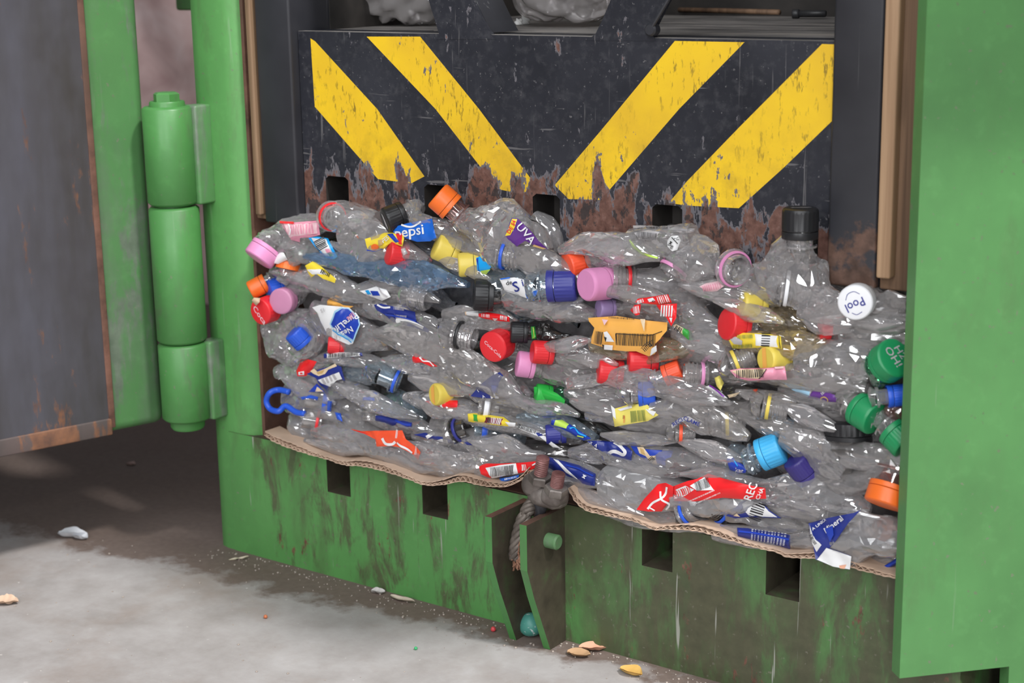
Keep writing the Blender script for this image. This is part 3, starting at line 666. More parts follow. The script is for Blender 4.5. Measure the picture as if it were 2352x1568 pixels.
BN = [0]
def B(label, sp, Y=0.016, th=0.013, m='clear', cap=None, neck=None, L=(), amp=0.0048, lam=0.030, group=None, name='crushed_bottle', cat='bottle', Ye=None):
    """a crushed bottle: spine sp of (px, py, half-height px) at depth Y, with cap or open neck and its labels.
    cap = (px, py, dia px, height ratio, ang, tilt, colour, {options}); neck = same with the ring's colour"""
    BN[0] += 1
    k = cap or neck; pts, hws, ths = [], [], []
    if k: base = P(k[0], k[1], k[7].get('Y', Y) if len(k) > 7 else Y)
    else: base = P(sp[len(sp) // 2][0], sp[len(sp) // 2][1], Y)
    root = thing(name, label, cat, base, group or 'crushed bottles in the bale')
    if k:
        opt = k[7] if len(k) > 7 else {}
        ax = axis(k[4], k[5]); r = k[2] / 2 / F * depth(base)
        if cap:
            h = 2 * r * k[3]; cap_obj(root, base, ax, r, h, k[6], opt.get('ring', True), opt.get('knurl', True), opt.get('deco'))
            nt = base - ax * h * 0.45; nl = max(0.005, opt.get('nl', 0.35) * r)
            neck_obj(root, base - ax * h * 0.2, ax, r * 0.86, h * 0.3 + nl, opt.get('nm', m), False, False)
            nb = base - ax * (h * 0.5 + nl * 0.8)
        else:
            h = 2 * r * k[3]; neck_obj(root, base + ax * h / 2, ax, r, h, opt.get('nm', m), opt.get('threads', True), True, k[6], opt.get('at', 0.62), opt.get('rw', 0.0032))
            nb = base - ax * h * 0.47
        pts.append(nb); hws.append(r * 0.74); ths.append(r * 0.74)
        if sp:
            q = nb - ax * r * 0.5; pts.append(q); hws.append(r * 0.95); ths.append(r * 0.9)
    ns = len(sp); fo = 1.0
    if ns > 1:
        g_ = P(*sp[-1][:2], Y) - P(*sp[0][:2], Y); g_ /= np.linalg.norm(g_); fo = 1.0 / math.sqrt(g_[0] ** 2 + (0.81 * g_[2]) ** 2)
    for i, (x, y, hwp) in enumerate(sp):
        yy = Y if Ye is None else Y + (Ye - Y) * i / max(1, ns - 1)
        p = P(x, y, yy); pts.append(p); hws.append(hwp / F * depth(p) * fo); ths.append(min(th, hwp / F * depth(p) * 0.9))
    if len(pts) > 1 and sp:
        pts = np.array(pts); per = 8
        c = catmull(pts, per); t0 = np.arange(len(pts)) * per; tt = np.arange(len(c))
        body(root, m, c, np.interp(tt, t0, hws), np.interp(tt, t0, ths), amp, lam, None, 'body', True, k is not None)
    for a in L:
        kw = a[4] if len(a) > 4 else {}
        sheet(root, a[0], a[1], a[2], a[3] if len(a) > 3 else (), **kw)
    return root
def deco(*items):
    """printing on a cap's top, in units of its radius: ('t', colour, text, x, y, size, rot) or ('s', colour, width, pts)"""
    V, Fc, ci, cols = [], [], [], []
    for e in items:
        if e[0] == 't':
            v, f = text_shape(e[2]); c, s = math.cos(math.radians(e[6])), math.sin(math.radians(e[6])); v = [(e[3] + (x * c - y * s) * e[5], e[4] + (x * s + y * c) * e[5]) for x, y in v]
        elif e[0] == 's': v, f = fillmesh([(x * 100, y * 100) for x, y in stroke(e[3], e[2])], 12); v = [(x / 100, y / 100) for x, y in v]
        else: v, f = fillmesh([(x * 100, y * 100) for x, y in e[2]], 20); v = [(x / 100, y / 100) for x, y in v]
        if e[1] not in cols: cols.append(e[1])
        k = len(V); V += v; Fc += [[i + k for i in q] for q in f]; ci += [cols.index(e[1])] * len(f)
    return V, Fc, (ci, cols)
# ------------------------------------------------------------------ the bale: every bottle one can pick out
# top layer
B('clear square bottle with wide orange cap on top of the bale under the yellow stripes',
  [(1085, 512, 40), (1140, 530, 66), (1205, 560, 66), (1262, 600, 42)], 0.004, 0.016, cap=(1021, 462, 68, 0.68, 139, 4, 'orange', {'Y': -0.004, 'nm': 'rosy', 'knurl': False, 'nl': 0.9}), amp=0.006, lam=0.042,
  L=[([(1158, 544), (1165, 526), (1177, 500), (1190, 501), (1206, 516), (1222, 534), (1236, 552), (1258, 572), (1231, 567), (1205, 553), (1188, 566), (1176, 558), (1146, 552)], 'violet', -0.014,
      [('p', 'label_yellow', [(1160, 542), (1167, 525), (1178, 502), (1189, 503), (1182, 522), (1172, 540)]), ('t', 'red', 'DE $4', 1175, 521, 13, 62), ('t', 'lettering', 'UVA', 1207, 537, 27, -52), ('p', 'gold', [(1225, 562), (1254, 571), (1246, 573), (1222, 566)])])])
B('domed base of a clear bottle poking into a dark strap slot', [(1228, 492, 12), (1248, 515, 28), (1270, 550, 26), (1286, 575, 12)], 0.022, 0.014, amp=0.003)
B('clear bottle with black cap beside the blue soda label', [(960, 515, 26), (1010, 530, 30), (1075, 560, 32), (1118, 588, 16)], 0.008, 0.014, cap=(905, 499, 60, 0.78, 203, 18, 'black', {'Y': 0.0, 'nl': 0.8, 'deco': deco(('s', 'silver', 0.06, [(-0.4, 0.5), (0.4, 0.5), (0.4, -0.5), (-0.4, -0.5), (-0.4, 0.5)]))}),
  L=[([(896, 523), (938, 512), (992, 502), (996, 525), (1003, 546), (988, 554), (958, 555), (925, 545), (905, 536)], 'label_blue', -0.007, [('t', 'lettering', 'pepsi', 940, 532, 33, 9), ('s', 'lettering', 4, [(922, 516), (945, 521), (966, 509)])])])
B('clear bottle with open red ringed mouth facing out at the top left', [(800, 500, 34), (835, 505, 36), (868, 510, 26)], 0.014, 0.014, neck=(764, 498, 66, 0.40, -28, 58, 'red', {'Y': 0.0, 'threads': False, 'at': 0.5}), amp=0.0055)
B('clear bottle end with crumpled shoulders beside the red ringed mouth', [(790, 545, 28), (830, 530, 44), (868, 540, 36), (905, 560, 18)], 0.006, 0.012, amp=0.006)
B('clear bottle with torn pink and white label in the top left corner', [(590, 548, 8), (625, 545, 26), (670, 540, 34), (720, 520, 30), (770, 512, 14)], 0.010, 0.012,
  L=[([(642, 508), (680, 510), (732, 506), (733, 522), (736, 539), (712, 545), (691, 546), (690, 556), (668, 551), (656, 530)], 'rose', -0.005, [('p', 'blush', [(652, 512), (690, 514), (728, 511), (730, 536), (695, 540), (664, 546)]), ('bars', 'rose', 695, 526, 52, 22, 4, 9), ('s', 'lettering', 3, [(662, 514), (668, 528), (664, 540)]), ('s', 'red', 5, [(643, 510), (660, 511), (676, 512)])])])
B('clear bottle with pink cap hard against the green post at the top', [(640, 582, 24), (675, 578, 30), (715, 580, 18)], 0.004, 0.012, cap=(603, 582, 74, 0.52, 236, 10, 'pink', {'Y': -0.014, 'knurl': False}),
  L=[([(622, 604), (640, 578), (652, 580), (661, 596), (640, 606)], 'lettering', -0.012)])
B('clear bottle wrapped in yellow snack drink label near the red cap', [(805, 590, 20), (840, 575, 40), (885, 565, 42), (935, 575, 30), (985, 600, 10)], 0.004, 0.012, amp=0.004,
  L=[([(841, 548), (862, 541), (885, 534), (924, 534), (927, 548), (925, 566), (911, 561), (897, 558), (879, 575), (863, 578), (848, 577), (842, 563)], 'label_yellow', -0.010,
      [('p', 'red', [(908, 536), (923, 536), (924, 562), (917, 560)]), ('p', 'royal', [(890, 537), (903, 536), (918, 555), (909, 557)]), ('s', 'orange', 4, [(853, 566), (862, 562), (868, 567), (860, 573), (853, 568)]), ('t', 'lettering', 'FES', 886, 550, 14, 35), ('p', 'gold', [(868, 552), (878, 550), (880, 562), (870, 566)]), ('s', 'royal', 2.5, [(844, 574), (862, 577), (880, 572)])])])
B('bottle with red cap printed white below the yellow snack drink label', [(950, 590, 20), (985, 600, 14)], 0.014, 0.012, cap=(911, 581, 60, 0.72, 172, 22, 'red', {'Y': -0.002, 'nm': 'rosy'}),
  L=[([(921, 572), (930, 569), (936, 582), (927, 587)], 'lettering', -0.022)])
B('clear bottle with white nutrition label edged blue', [(690, 580, 22), (740, 585, 30), (800, 600, 26), (850, 610, 12)], 0.010, 0.010,
  L=[([(709, 546), (730, 543), (754, 547), (763, 566), (775, 589), (768, 595), (748, 592), (735, 578), (724, 567)], 'cyan', -0.004,
      [('p', 'lettering', [(715, 546), (750, 549), (757, 567), (768, 588), (749, 589), (727, 566)]), ('bars', 'ink', 738, 561, 26, 26, -62, 7), ('p', 'rose', [(748, 572), (756, 571), (759, 579), (751, 581)]), ('p', 'grass', [(754, 582), (761, 580), (763, 587), (757, 589)])])])
B('green tinted bottle scrap beside the white nutrition label', [(672, 588, 8), (690, 578, 26), (715, 588, 20)], 0.018, 0.010, 'green', amp=0.006, lam=0.02)
B('long blue tinted bottle lying flat below the yellow capped necks', [(700, 588, 8), (770, 600, 20), (850, 618, 30), (930, 628, 34), (1010, 640, 30), (1075, 655, 8)], -0.002, 0.010, 'blue', amp=0.0042, lam=0.045)
B('clear bottle with torn yellow and white wrapper in the upper left', [(690, 640, 22), (745, 645, 34), (800, 665, 28), (860, 690, 10)], 0.004, 0.010,
  L=[([(700, 610), (718, 600), (738, 612), (772, 640), (768, 650), (742, 640), (726, 628), (714, 640)], 'label_yellow', -0.008, [('p', 'lettering', [(705, 619), (735, 618), (752, 630), (718, 630)]), ('bars', 'ink', 748, 627, 24, 10, -25, 6)])])
B('bottle with small orange cap by the green post', [(625, 640, 22), (655, 630, 26), (700, 622, 14)], 0.014, 0.011, cap=(593, 658, 44, 0.95, 208, 4, 'orange', {'Y': -0.006, 'knurl': False}))
B('flattened orange cap bottle neck seen edge on at the left', [(690, 615, 10), (730, 618, 8)], 0.018, 0.008, cap=(662, 609, 56, 0.34, 78, 0, 'orange', {'Y': 0.004, 'ring': False}))
B('clear bottle with blue cap half hidden behind a mauve cap', [(672, 640, 26), (705, 635, 26)], 0.016, 0.010, cap=(633, 668, 60, 0.55, 196, 24, 'blue', {'Y': 0.004}))
B('clear bottle with mauve cap turned face out at the left', [(690, 655, 30), (730, 640, 34), (780, 650, 26), (835, 668, 10)], 0.012, 0.010, cap=(651, 690, 60, 0.5, 206, 66, 'mauve', {'Y': -0.006, 'knurl': False}))
B('crushed bottle with red cap lettered white against the green post', [(660, 725, 22), (690, 735, 14)], 0.016, 0.010, cap=(610, 712, 62, 0.62, 204, 52, 'red', {'Y': -0.012, 'deco': deco(('t', 'blush', 'Coca', -0.1, -0.25, 0.75, -48))}),
  L=[([(579, 690), (584, 683), (598, 684), (596, 694), (589, 702)], 'tan', -0.030)])
B('orange tinged clear bottle with yellow cap under the square bottle', [(1075, 595, 24), (1110, 600, 16)], 0.012, 0.010, 'amber', cap=(1024, 573, 64, 0.82, 157, 14, 'yellow', {'Y': 0.004, 'knurl': False}))
B('bottle with smaller yellow cap and ring above the black capped neck', [(1118, 620, 22), (1150, 628, 12)], 0.012, 0.010, 'amber', cap=(1076, 607, 56, 0.85, 184, 4, 'yellow', {'Y': 0.0, 'knurl': False}))
B('open bottle mouth with blue ring under the purple label', [(1120, 585, 30), (1085, 575, 24)], 0.014, 0.013, neck=(1172, 588, 68, 0.72, -12, 16, 'blue', {'Y': -0.004, 'nm': 'dusty', 'at': 0.75}))
B('grey clear bottle sweeping down to the navy cap', [(1175, 585, 28), (1225, 600, 46), (1285, 622, 36), (1335, 640, 12)], 0.000, 0.010, 'dusty', amp=0.0055, lam=0.05)
B('pale blue bottle with twisted cyan and lime label', [(1100, 628, 16), (1150, 640, 34), (1210, 650, 36), (1250, 660, 14)], 0.006, 0.011, 'ice',
  L=[([(1093, 592), (1102, 589), (1124, 597), (1128, 603), (1158, 605), (1166, 611), (1150, 617), (1128, 614), (1124, 624), (1110, 634), (1096, 620)], 'cyan', -0.010,
      [('p', 'royal', [(1093, 595), (1098, 591), (1100, 620), (1108, 633), (1100, 626)]), ('p', 'lime_label', [(1104, 622), (1128, 618), (1116, 631), (1106, 632)]), ('p', 'lettering', [(1128, 604), (1156, 606), (1162, 612), (1130, 613)]), ('s', 'cyan', 3, [(1138, 606), (1146, 612), (1154, 607)]), ('s', 'grass', 3, [(1128, 606), (1136, 613)])])])
B('pale blue bottle with navy cap and white lettered label', [(1240, 660, 26), (1190, 672, 30), (1150, 680, 12)], 0.006, 0.012, 'ice', cap=(1292, 655, 76, 0.90, 2, 10, 'navy', {'Y': -0.006, 'nl': 0.6}),
  L=[([(1148, 640), (1180, 637), (1205, 642), (1236, 668), (1228, 690), (1212, 684), (1188, 678), (1160, 668)], 'lettering', -0.012, [('p', 'label_blue', [(1208, 674), (1236, 665), (1228, 690), (1212, 684)]), ('t', 'label_navy', 'S', 1184, 660, 34, 20), ('t', 'label_navy', 'i', 1200, 650, 24, 20), ('t', 'ink', 'de', 1168, 650, 14, 15), ('s', 'label_blue', 3, [(1150, 641), (1170, 638)])])])
B('bottle with red orange cap behind film beside the pink cap', [(1365, 590, 34), (1420, 575, 38), (1470, 580, 20)], 0.012, 0.012, cap=(1322, 606, 66, 0.70, 196, 22, 'vermilion', {'Y': 0.004}))
B('long clear bottle over the red orange cap', [(1288, 575, 14), (1340, 560, 26), (1400, 565, 34), (1460, 575, 34), (1520, 590, 12)], -0.004, 0.008, amp=0.004, lam=0.05)
B('bottle with big pink cap and knurled skirt in the upper middle', [(1450, 650, 26), (1500, 655, 24), (1550, 660, 10)], 0.010, 0.011, cap=(1371, 652, 76, 0.86, 186, 34, 'pink', {'Y': -0.008, 'knurl': False}))
B('open neck with red ring right behind the big pink cap', [(1470, 642, 28), (1540, 650, 34), (1610, 662, 16)], 0.014, 0.011, neck=(1428, 640, 60, 0.75, 178, 6, 'red', {'Y': 0.004, 'at': 0.8, 'nm': 'dusty'}))
B('square clear bottle base printed with black text and a green line', [(1448, 552, 34), (1490, 558, 42), (1540, 560, 44), (1596, 552, 34)], 0.004, 0.014, amp=0.002, lam=0.06,
  L=[([(1446, 548), (1458, 566), (1478, 581), (1512, 590), (1510, 594), (1474, 586), (1452, 570), (1443, 552)], 'lime_label', -0.012),
     ([(1540, 542), (1556, 541), (1564, 552), (1556, 574), (1544, 577), (1533, 566), (1531, 552)], 'lettering', -0.014, [('t', 'ink', 'CC', 1552, 550, 10, 20), ('t', 'ink', '5M', 1538, 560, 9, 65), ('t', 'ink', '08', 1542, 568, 9, 65), ('s', 'ink', 2, [(1540, 546), (1556, 560)])]),
     ([(1452, 518), (1470, 517), (1598, 524), (1596, 531), (1470, 527), (1454, 526)], 'silver', -0.003, [('bars', 'dkgrey', 1500, 523, 70, 6, 4, 20)]),
     ([(1458, 534), (1490, 528), (1515, 533), (1500, 552), (1470, 550)], 'silver', -0.0105, [('bars', 'dkgrey', 1486, 541, 44, 16, -8, 14)])])
B('crumpled clear bottle with pink ring below the printed square base', [(1575, 600, 44), (1600, 595, 56), (1630, 610, 40), (1650, 630, 14)], 0.004, 0.014, neck=(1548, 616, 68, 0.55, 236, 4, 'pink', {'Y': -0.004, 'at': 0.4}), amp=0.0065, lam=0.035)
B('clear bottle with pink ringed open mouth staring out on the right', [(1720, 640, 44), (1750, 660, 40), (1780, 690, 16)], 0.012, 0.012, neck=(1689, 618, 84, 0.36, -30, 62, 'pink', {'Y': -0.006, 'threads': False, 'at': 0.45}))
B('upright bubbled bottle with black cap standing before the ram plate', [(1836, 572, 52), (1832, 605, 70), (1822, 645, 84), (1805, 680, 50)], 0.002, 0.020, 'clear', cap=(1838, 512, 84, 0.84, 91, 13, 'black', {'Y': -0.008, 'nl': 0.5, 'deco': deco(('s', 'silver', 0.05, [(-0.45, 0.28), (0.45, 0.12), (0.45, -0.3), (-0.45, -0.15), (-0.45, 0.28)]), ('t', 'silver', 'Tonic', 0.0, -0.02, 0.36, -10))}), amp=0.0035, lam=0.012)
B('clear bottle with white ringed neck below the upright black capped bottle', [(1770, 668, 36), (1735, 672, 20)], 0.010, 0.012, neck=(1822, 664, 82, 0.62, -8, 8, 'white', {'Y': -0.004, 'at': 0.75}))
B('large clear bottle panel between white ring and white cap', [(1850, 690, 46), (1890, 710, 60), (1930, 725, 50), (1965, 745, 20)], -0.002, 0.012, amp=0.0062, lam=0.05)
B('bottle with white cap lettered in blue outline by the right edge', [(2010, 705, 40), (2050, 700, 42), (2090, 705, 26)], 0.010, 0.012, 'dusty', cap=(1968, 692, 82, 0.55, 200, 66, 'white', {'Y': -0.010, 'knurl': False, 'ring': False, 'deco': deco(('t', 'navy', 'Pool', 0.0, -0.1, 0.70, -154), ('s', 'navy', 0.035, [(-0.55, 0.1), (-0.42, 0.45), (-0.05, 0.62), (0.3, 0.5)]), ('s', 'navy', 0.035, [(-0.2, -0.6), (0.1, -0.68), (0.42, -0.5)]))}), amp=0.007)
# upper middle
B('clear bottle with two torn red nutrition labels', [(1440, 705, 20), (1500, 705, 40), (1560, 715, 44), (1620, 735, 24), (1660, 750, 8)], 0.006, 0.011,
  L=[([(1458, 694), (1464, 686), (1536, 675), (1541, 696), (1510, 700), (1488, 698)], 'cola', -0.016, [('p', 'lettering', [(1486, 687), (1500, 683), (1506, 690), (1490, 694)]), ('bars', 'lettering', 1524, 687, 26, 18, 12, 6), ('bars', 'lettering', 1470, 692, 16, 8, 20, 5), ('t', 'ink', '43', 1500, 692, 8, 20)]),
     ([(1449, 712), (1458, 700), (1472, 698), (1470, 722), (1462, 724)], 'cola', -0.016, [('bars', 'lettering', 1462, 711, 14, 16, 10, 5)]),
     ([(1508, 700), (1530, 698), (1554, 697), (1552, 730), (1542, 749), (1530, 730)], 'cola', -0.018, [('bars', 'lettering', 1532, 714, 26, 26, -6, 5), ('p', 'lettering', [(1535, 730), (1542, 730), (1541, 742)])])])
B('clear bottle with lilac cap showing through film at mid height', [(1425, 705, 28), (1470, 715, 28), (1520, 725, 12)], 0.018, 0.010, cap=(1392, 708, 44, 0.9, 182, 20, 'lilac', {'Y': 0.008, 'knurl': False}))
B('clear bottle with pale yellow cap behind plastic at the right', [(1760, 725, 36), (1810, 740, 40), (1860, 755, 20)], 0.016, 0.010, 'amber', cap=(1727, 702, 60, 0.95, 170, 16, 'yellow', {'Y': 0.004, 'knurl': False}))
B('clear bottle with large ribbed red cap right of the orange label', [(1730, 765, 28), (1780, 775, 30), (1830, 780, 10)], 0.014, 0.010, cap=(1687, 745, 76, 0.62, 174, 26, 'red', {'Y': -0.004}))
B('flat clear bottle with yellow barcode wrapper', [(1665, 780, 14), (1720, 782, 22), (1790, 790, 34), (1850, 792, 36), (1900, 782, 10)], -0.002, 0.009, 'amber', amp=0.003,
  L=[([(1667, 766), (1690, 763), (1760, 766), (1795, 771), (1797, 800), (1760, 797), (1715, 800), (1684, 800)], 'label_yellow', -0.014, [('p', 'lettering', [(1734, 766), (1786, 771), (1788, 797), (1736, 793)]), ('bars', 'ink', 1758, 781, 40, 20, 88, 7), ('p', 'silver', [(1668, 769), (1690, 772), (1706, 782), (1704, 792), (1686, 790)]), ('bars', 'olive', 1705, 795, 44, 8, 4, 14), ('bars', 'olive', 1712, 772, 36, 9, 2, 12), ('s', 'ink', 2, [(1789, 771), (1792, 799)])])])
B('big torn orange nutrition label on a crushed bottle in the middle', [(1360, 790, 18), (1430, 790, 36), (1500, 800, 40), (1560, 800, 22), (1600, 795, 8)], 0.002, 0.010, 'amber',
  L=[([(1350, 730), (1400, 726), (1418, 725), (1480, 735), (1534, 740), (1534, 758), (1522, 772), (1518, 778), (1505, 790), (1510, 800), (1505, 812), (1490, 818), (1462, 806), (1440, 806), (1405, 803), (1358, 788), (1360, 775), (1367, 752), (1352, 738)], 'label_orange', -0.016,
      [('bars', 'ink', 1462, 780, 94, 28, -2, 26), ('s', 'ink', 1.6, [(1414, 766), (1450, 768), (1490, 770), (1522, 760)]), ('s', 'ink', 1.6, [(1414, 766), (1415, 792)]), ('bars', 'ink', 1376, 775, 18, 30, -10, 6),
       ('p', 'lettering', [(1388, 762), (1396, 760), (1402, 770), (1410, 785), (1392, 784)]), ('p', 'ink', [(1388, 772), (1394, 775), (1391, 786)]), ('p', 'lettering', [(1388, 791), (1407, 793), (1406, 804), (1388, 802)]), ('p', 'ink', [(1383, 790), (1388, 792), (1386, 802)]),
       ('bars', 'ink', 1430, 730, 60, 4, -4, 22), ('p', 'blush', [(1384, 732), (1398, 734), (1390, 746)]), ('p', 'cream', [(1470, 732), (1481, 733), (1478, 762), (1473, 745)]), ('s', 'ink', 1.3, [(1472, 800), (1484, 788), (1500, 780)]), ('bars', 'ink', 1487, 796, 24, 10, 40, 6), ('p', 'lettering', [(1496, 800), (1508, 792), (1508, 806), (1492, 817)])], {'amp': 0.0035, 'lam': 0.03})])
B('clear bottle with green and white label scrap by the orange label', [(1550, 760, 20), (1600, 775, 36), (1660, 790, 36), (1700, 800, 10)], 0.004, 0.010, amp=0.006, lam=0.045,
  L=[([(1546, 748), (1552, 744), (1584, 760), (1582, 782), (1566, 770)], 'grass', -0.009, [('p', 'cream', [(1546, 748), (1552, 744), (1568, 754), (1565, 768)]), ('bars', 'ink', 1557, 756, 16, 12, -30, 5)])])
B('clear bottle with amber dregs in the upper middle', [(1245, 700, 22), (1285, 715, 32), (1325, 715, 28), (1370, 725, 14)], 0.002, 0.011, 'clear', amp=0.005,
  L=[([(1254, 712), (1270, 694), (1300, 696), (1312, 716), (1296, 738), (1272, 738)], 'cream', 0.010)])
B('clear bottle with crumpled white and blue label scrap below the blue tinted bottle', [(800, 672, 10), (850, 668, 22), (905, 672, 24), (950, 680, 10)], 0.004, 0.009,
  L=[([(826, 668), (850, 662), (868, 656), (888, 664), (896, 682), (880, 690), (862, 684), (842, 680)], 'lettering', -0.008, [('p', 'cyan', [(836, 668), (846, 666), (852, 676), (842, 677)]), ('p', 'royal', [(850, 668), (870, 668), (876, 678), (856, 679)]), ('s', 'silver', 3, [(872, 660), (880, 672), (890, 682)])], {'amp': 0.004})])
B('clear bottle with pale pink printed label scrap under the pink ringed mouth', [(1570, 655, 10), (1630, 660, 20), (1690, 668, 18), (1730, 676, 8)], 0.000, 0.008,
  L=[([(1606, 658), (1622, 650), (1650, 645), (1664, 656), (1648, 668), (1628, 672)], 'blush', -0.012, [('bars', 'rose', 1636, 659, 44, 14, 14, 9)])])
B('dark crushed bottle with purple edged foil scrap right of the pink ringed neck', [(1600, 905, 8), (1650, 900, 18), (1720, 905, 20), (1790, 910, 8)], 0.006, 0.008, 'smoke',
  L=[([(1620, 888), (1630, 884), (1660, 902), (1672, 915), (1650, 910)], 'lettering', -0.008, [('s', 'purple', 4, [(1628, 885), (1645, 896), (1664, 910)])]), ([(1640, 868), (1652, 862), (1662, 880), (1656, 896), (1646, 886)], 'pale_yellow', -0.006), ([(1730, 894), (1740, 892), (1744, 906), (1736, 908)], 'vermilion', -0.008), ([(1672, 906), (1700, 900), (1690, 910), (1676, 913)], 'cream', -0.009)])
B('clear bottle with black cap lying left of the amber dregs', [(1165, 682, 38), (1205, 690, 40), (1260, 700, 32), (1310, 720, 14)], 0.004, 0.013, cap=(1110, 677, 74, 0.62, 178, 4, 'black', {'Y': -0.006, 'nl': 1.0, 'nm': 'smoke'}), amp=0.004)
B('open threaded neck without ring left of the black capped bottle', [(930, 672, 26), (890, 660, 26), (850, 660, 10)], 0.010, 0.011, neck=(966, 682, 62, 0.72, -14, 26, None, {'Y': -0.002}))
B('clear bottle with narrow red label and white strip', [(1020, 720, 12), (1075, 730, 30), (1140, 735, 28), (1190, 745, 10)], 0.004, 0.009, 'dusty',
  L=[([(1100, 720), (1120, 716), (1150, 722), (1170, 728), (1171, 739), (1140, 737), (1112, 732), (1099, 727)], 'cola', -0.008, [('bars', 'lettering', 1116, 725, 20, 8, -8, 6), ('bars', 'lettering', 1156, 731, 18, 10, -10, 5), ('p', 'lettering', [(1130, 731), (1142, 732), (1136, 738)])]),
     ([(1066, 716), (1100, 713), (1102, 727), (1068, 724)], 'lettering', -0.006, [('p', 'tan', [(1066, 716), (1071, 716), (1072, 724), (1068, 724)])])])
B('clear bottle with creased navy label bearing a white swoosh', [(840, 700, 12), (890, 715, 28), (950, 730, 32), (1010, 750, 14)], 0.006, 0.010,
  L=[([(860, 699), (876, 697), (905, 703), (953, 716), (956, 738), (985, 757), (982, 764), (950, 752), (905, 740), (884, 722), (866, 712)], 'label_navy', -0.008, [('s', 'lettering', 4, [(868, 699), (880, 706), (898, 705)]), ('bars', 'silver', 918, 708, 24, 8, -8, 9), ('s', 'lettering', 7, [(924, 744), (914, 738), (916, 733), (940, 738), (972, 753)]), ('bars', 'silver', 922, 728, 24, 9, -6, 8), ('s', 'royal', 3, [(886, 722), (920, 728), (954, 738)])])])
B('clear bottle with blue and white water label turned upside down', [(720, 700, 14), (755, 735, 50), (800, 760, 54), (850, 775, 34), (900, 790, 12)], 0.010, 0.012,
  L=[([(716, 706), (735, 700), (770, 703), (800, 706), (824, 728), (829, 744), (810, 789), (800, 792), (775, 780), (752, 770), (738, 740), (728, 718)], 'lettering', -0.008,
      [('p', 'light_blue', [(757, 744), (768, 714), (786, 705), (800, 708), (824, 728), (829, 745), (812, 785), (790, 774), (765, 758)]), ('p', 'royal', [(760, 745), (771, 718), (787, 708), (799, 710), (822, 730), (826, 745), (811, 780), (792, 768), (768, 754)]),
       ('t', 'lettering', 'Nestlé', 789, 765, 19, 208), ('t', 'lettering', 'PureLife', 794, 741, 21, 214), ('t', 'rose', 'life', 806, 727, 18, 226), ('s', 'cyan', 2.5, [(764, 758), (790, 775), (808, 786)]), ('t', 'silver', '15', 742, 712, 12, 200)])])
B('clear bottle with yellow film fold above the water label', [(745, 690, 12), (790, 698, 22), (845, 712, 20), (880, 725, 8)], 0.012, 0.009,
  L=[([(750, 692), (756, 686), (790, 700), (812, 703), (800, 709), (770, 703), (752, 704)], 'label_orange', -0.002)])
B('clear bottle with blue cap seen through film at the left', [(725, 760, 40), (690, 790, 50), (640, 790, 40), (618, 765, 16)], 0.004, 0.012, cap=(688, 773, 54, 0.72, 132, 16, 'blue', {'Y': -0.006}), amp=0.006)
B('clear bottle with dirty sides low against the rusty wall', [(612, 760, 20), (640, 755, 42), (680, 735, 40), (720, 725, 18)], 0.010, 0.012, amp=0.0065)
B('bottle with small ribbed red cap beneath the water label', [(810, 800, 20), (840, 805, 10)], 0.016, 0.010, cap=(772, 793, 40, 0.95, 176, 6, 'red', {'Y': 0.002}))
B('clear bottle with thin barcode wrapper at the left', [(730, 825, 10), (780, 822, 24), (840, 828, 20), (900, 845, 8)], 0.006, 0.009,
  L=[([(744, 812), (770, 808), (800, 810), (832, 809), (834, 817), (800, 820), (770, 822), (745, 822)], 'label_navy', -0.006, [('p', 'lettering', [(750, 812), (776, 809), (828, 810), (828, 817), (752, 822)]), ('bars', 'ink', 790, 815, 70, 9, 2, 26)])])
B('crushed bottle with red folded label above the gold crest label', [(640, 855, 20), (680, 850, 30), (730, 840, 22), (760, 835, 8)], 0.008, 0.010,
  L=[([(680, 852), (688, 832), (710, 824), (728, 830), (716, 850), (702, 864), (683, 864)], 'cola', -0.006, [('p', 'lettering', [(686, 854), (698, 852), (698, 861), (686, 861)]), ('p', 'cola', [(690, 855), (695, 855), (695, 859), (690, 859)])])])
B('clear bottle with navy label carrying a gold crest at the left', [(690, 880, 14), (740, 880, 36), (800, 885, 30), (850, 900, 10)], 0.008, 0.010,
  L=[([(704, 858), (740, 846), (772, 836), (785, 842), (793, 874), (778, 870), (760, 880), (748, 896), (732, 880), (728, 868)], 'label_navy', -0.008, [('p', 'cream', [(713, 852), (722, 846), (730, 853), (748, 846), (772, 834), (776, 840), (756, 848), (748, 858), (734, 863), (722, 858)]), ('p', 'gold', [(728, 854), (746, 849), (742, 857), (732, 859)]), ('p', 'lettering', [(732, 872), (780, 854), (786, 870), (772, 874), (758, 888), (740, 880)]), ('bars', 'silver', 758, 870, 34, 14, 24, 4)]),
     ([(708, 900), (728, 880), (746, 900)], 'royal', -0.010, [('p', 'cream', [(728, 888), (742, 899), (724, 899)])])])
B('open bottle mouth with black ring between the navy and red labels', [(1020, 768, 36), (985, 765, 34), (940, 760, 14)], 0.008, 0.012, neck=(1068, 772, 66, 0.72, -14, 18, 'black', {'Y': -0.004, 'at': 0.72}))
B('clear bottle with bright red cap lettered in white script', [(1185, 810, 20), (1215, 815, 12)], 0.016, 0.010, cap=(1142, 792, 72, 0.62, 205, 56, 'red', {'Y': -0.008, 'deco': deco(('t', 'blush', 'Coca-Cola', 0.05, -0.12, 0.36, -34))}))
B('bottle with square black cap and green ring in the middle', [(1270, 768, 16), (1310, 775, 10)], 0.016, 0.009, 'smoke', cap=(1192, 763, 50, 0.8, 178, 4, 'black', {'Y': 0.0, 'nl': 1.4, 'nm': 'smoke'}),
  L=[([(1219, 750), (1229, 749), (1232, 778), (1222, 779)], 'lime', -0.012, [('bars', 'lime_label', 1225, 764, 5, 26, 0, 2)])])
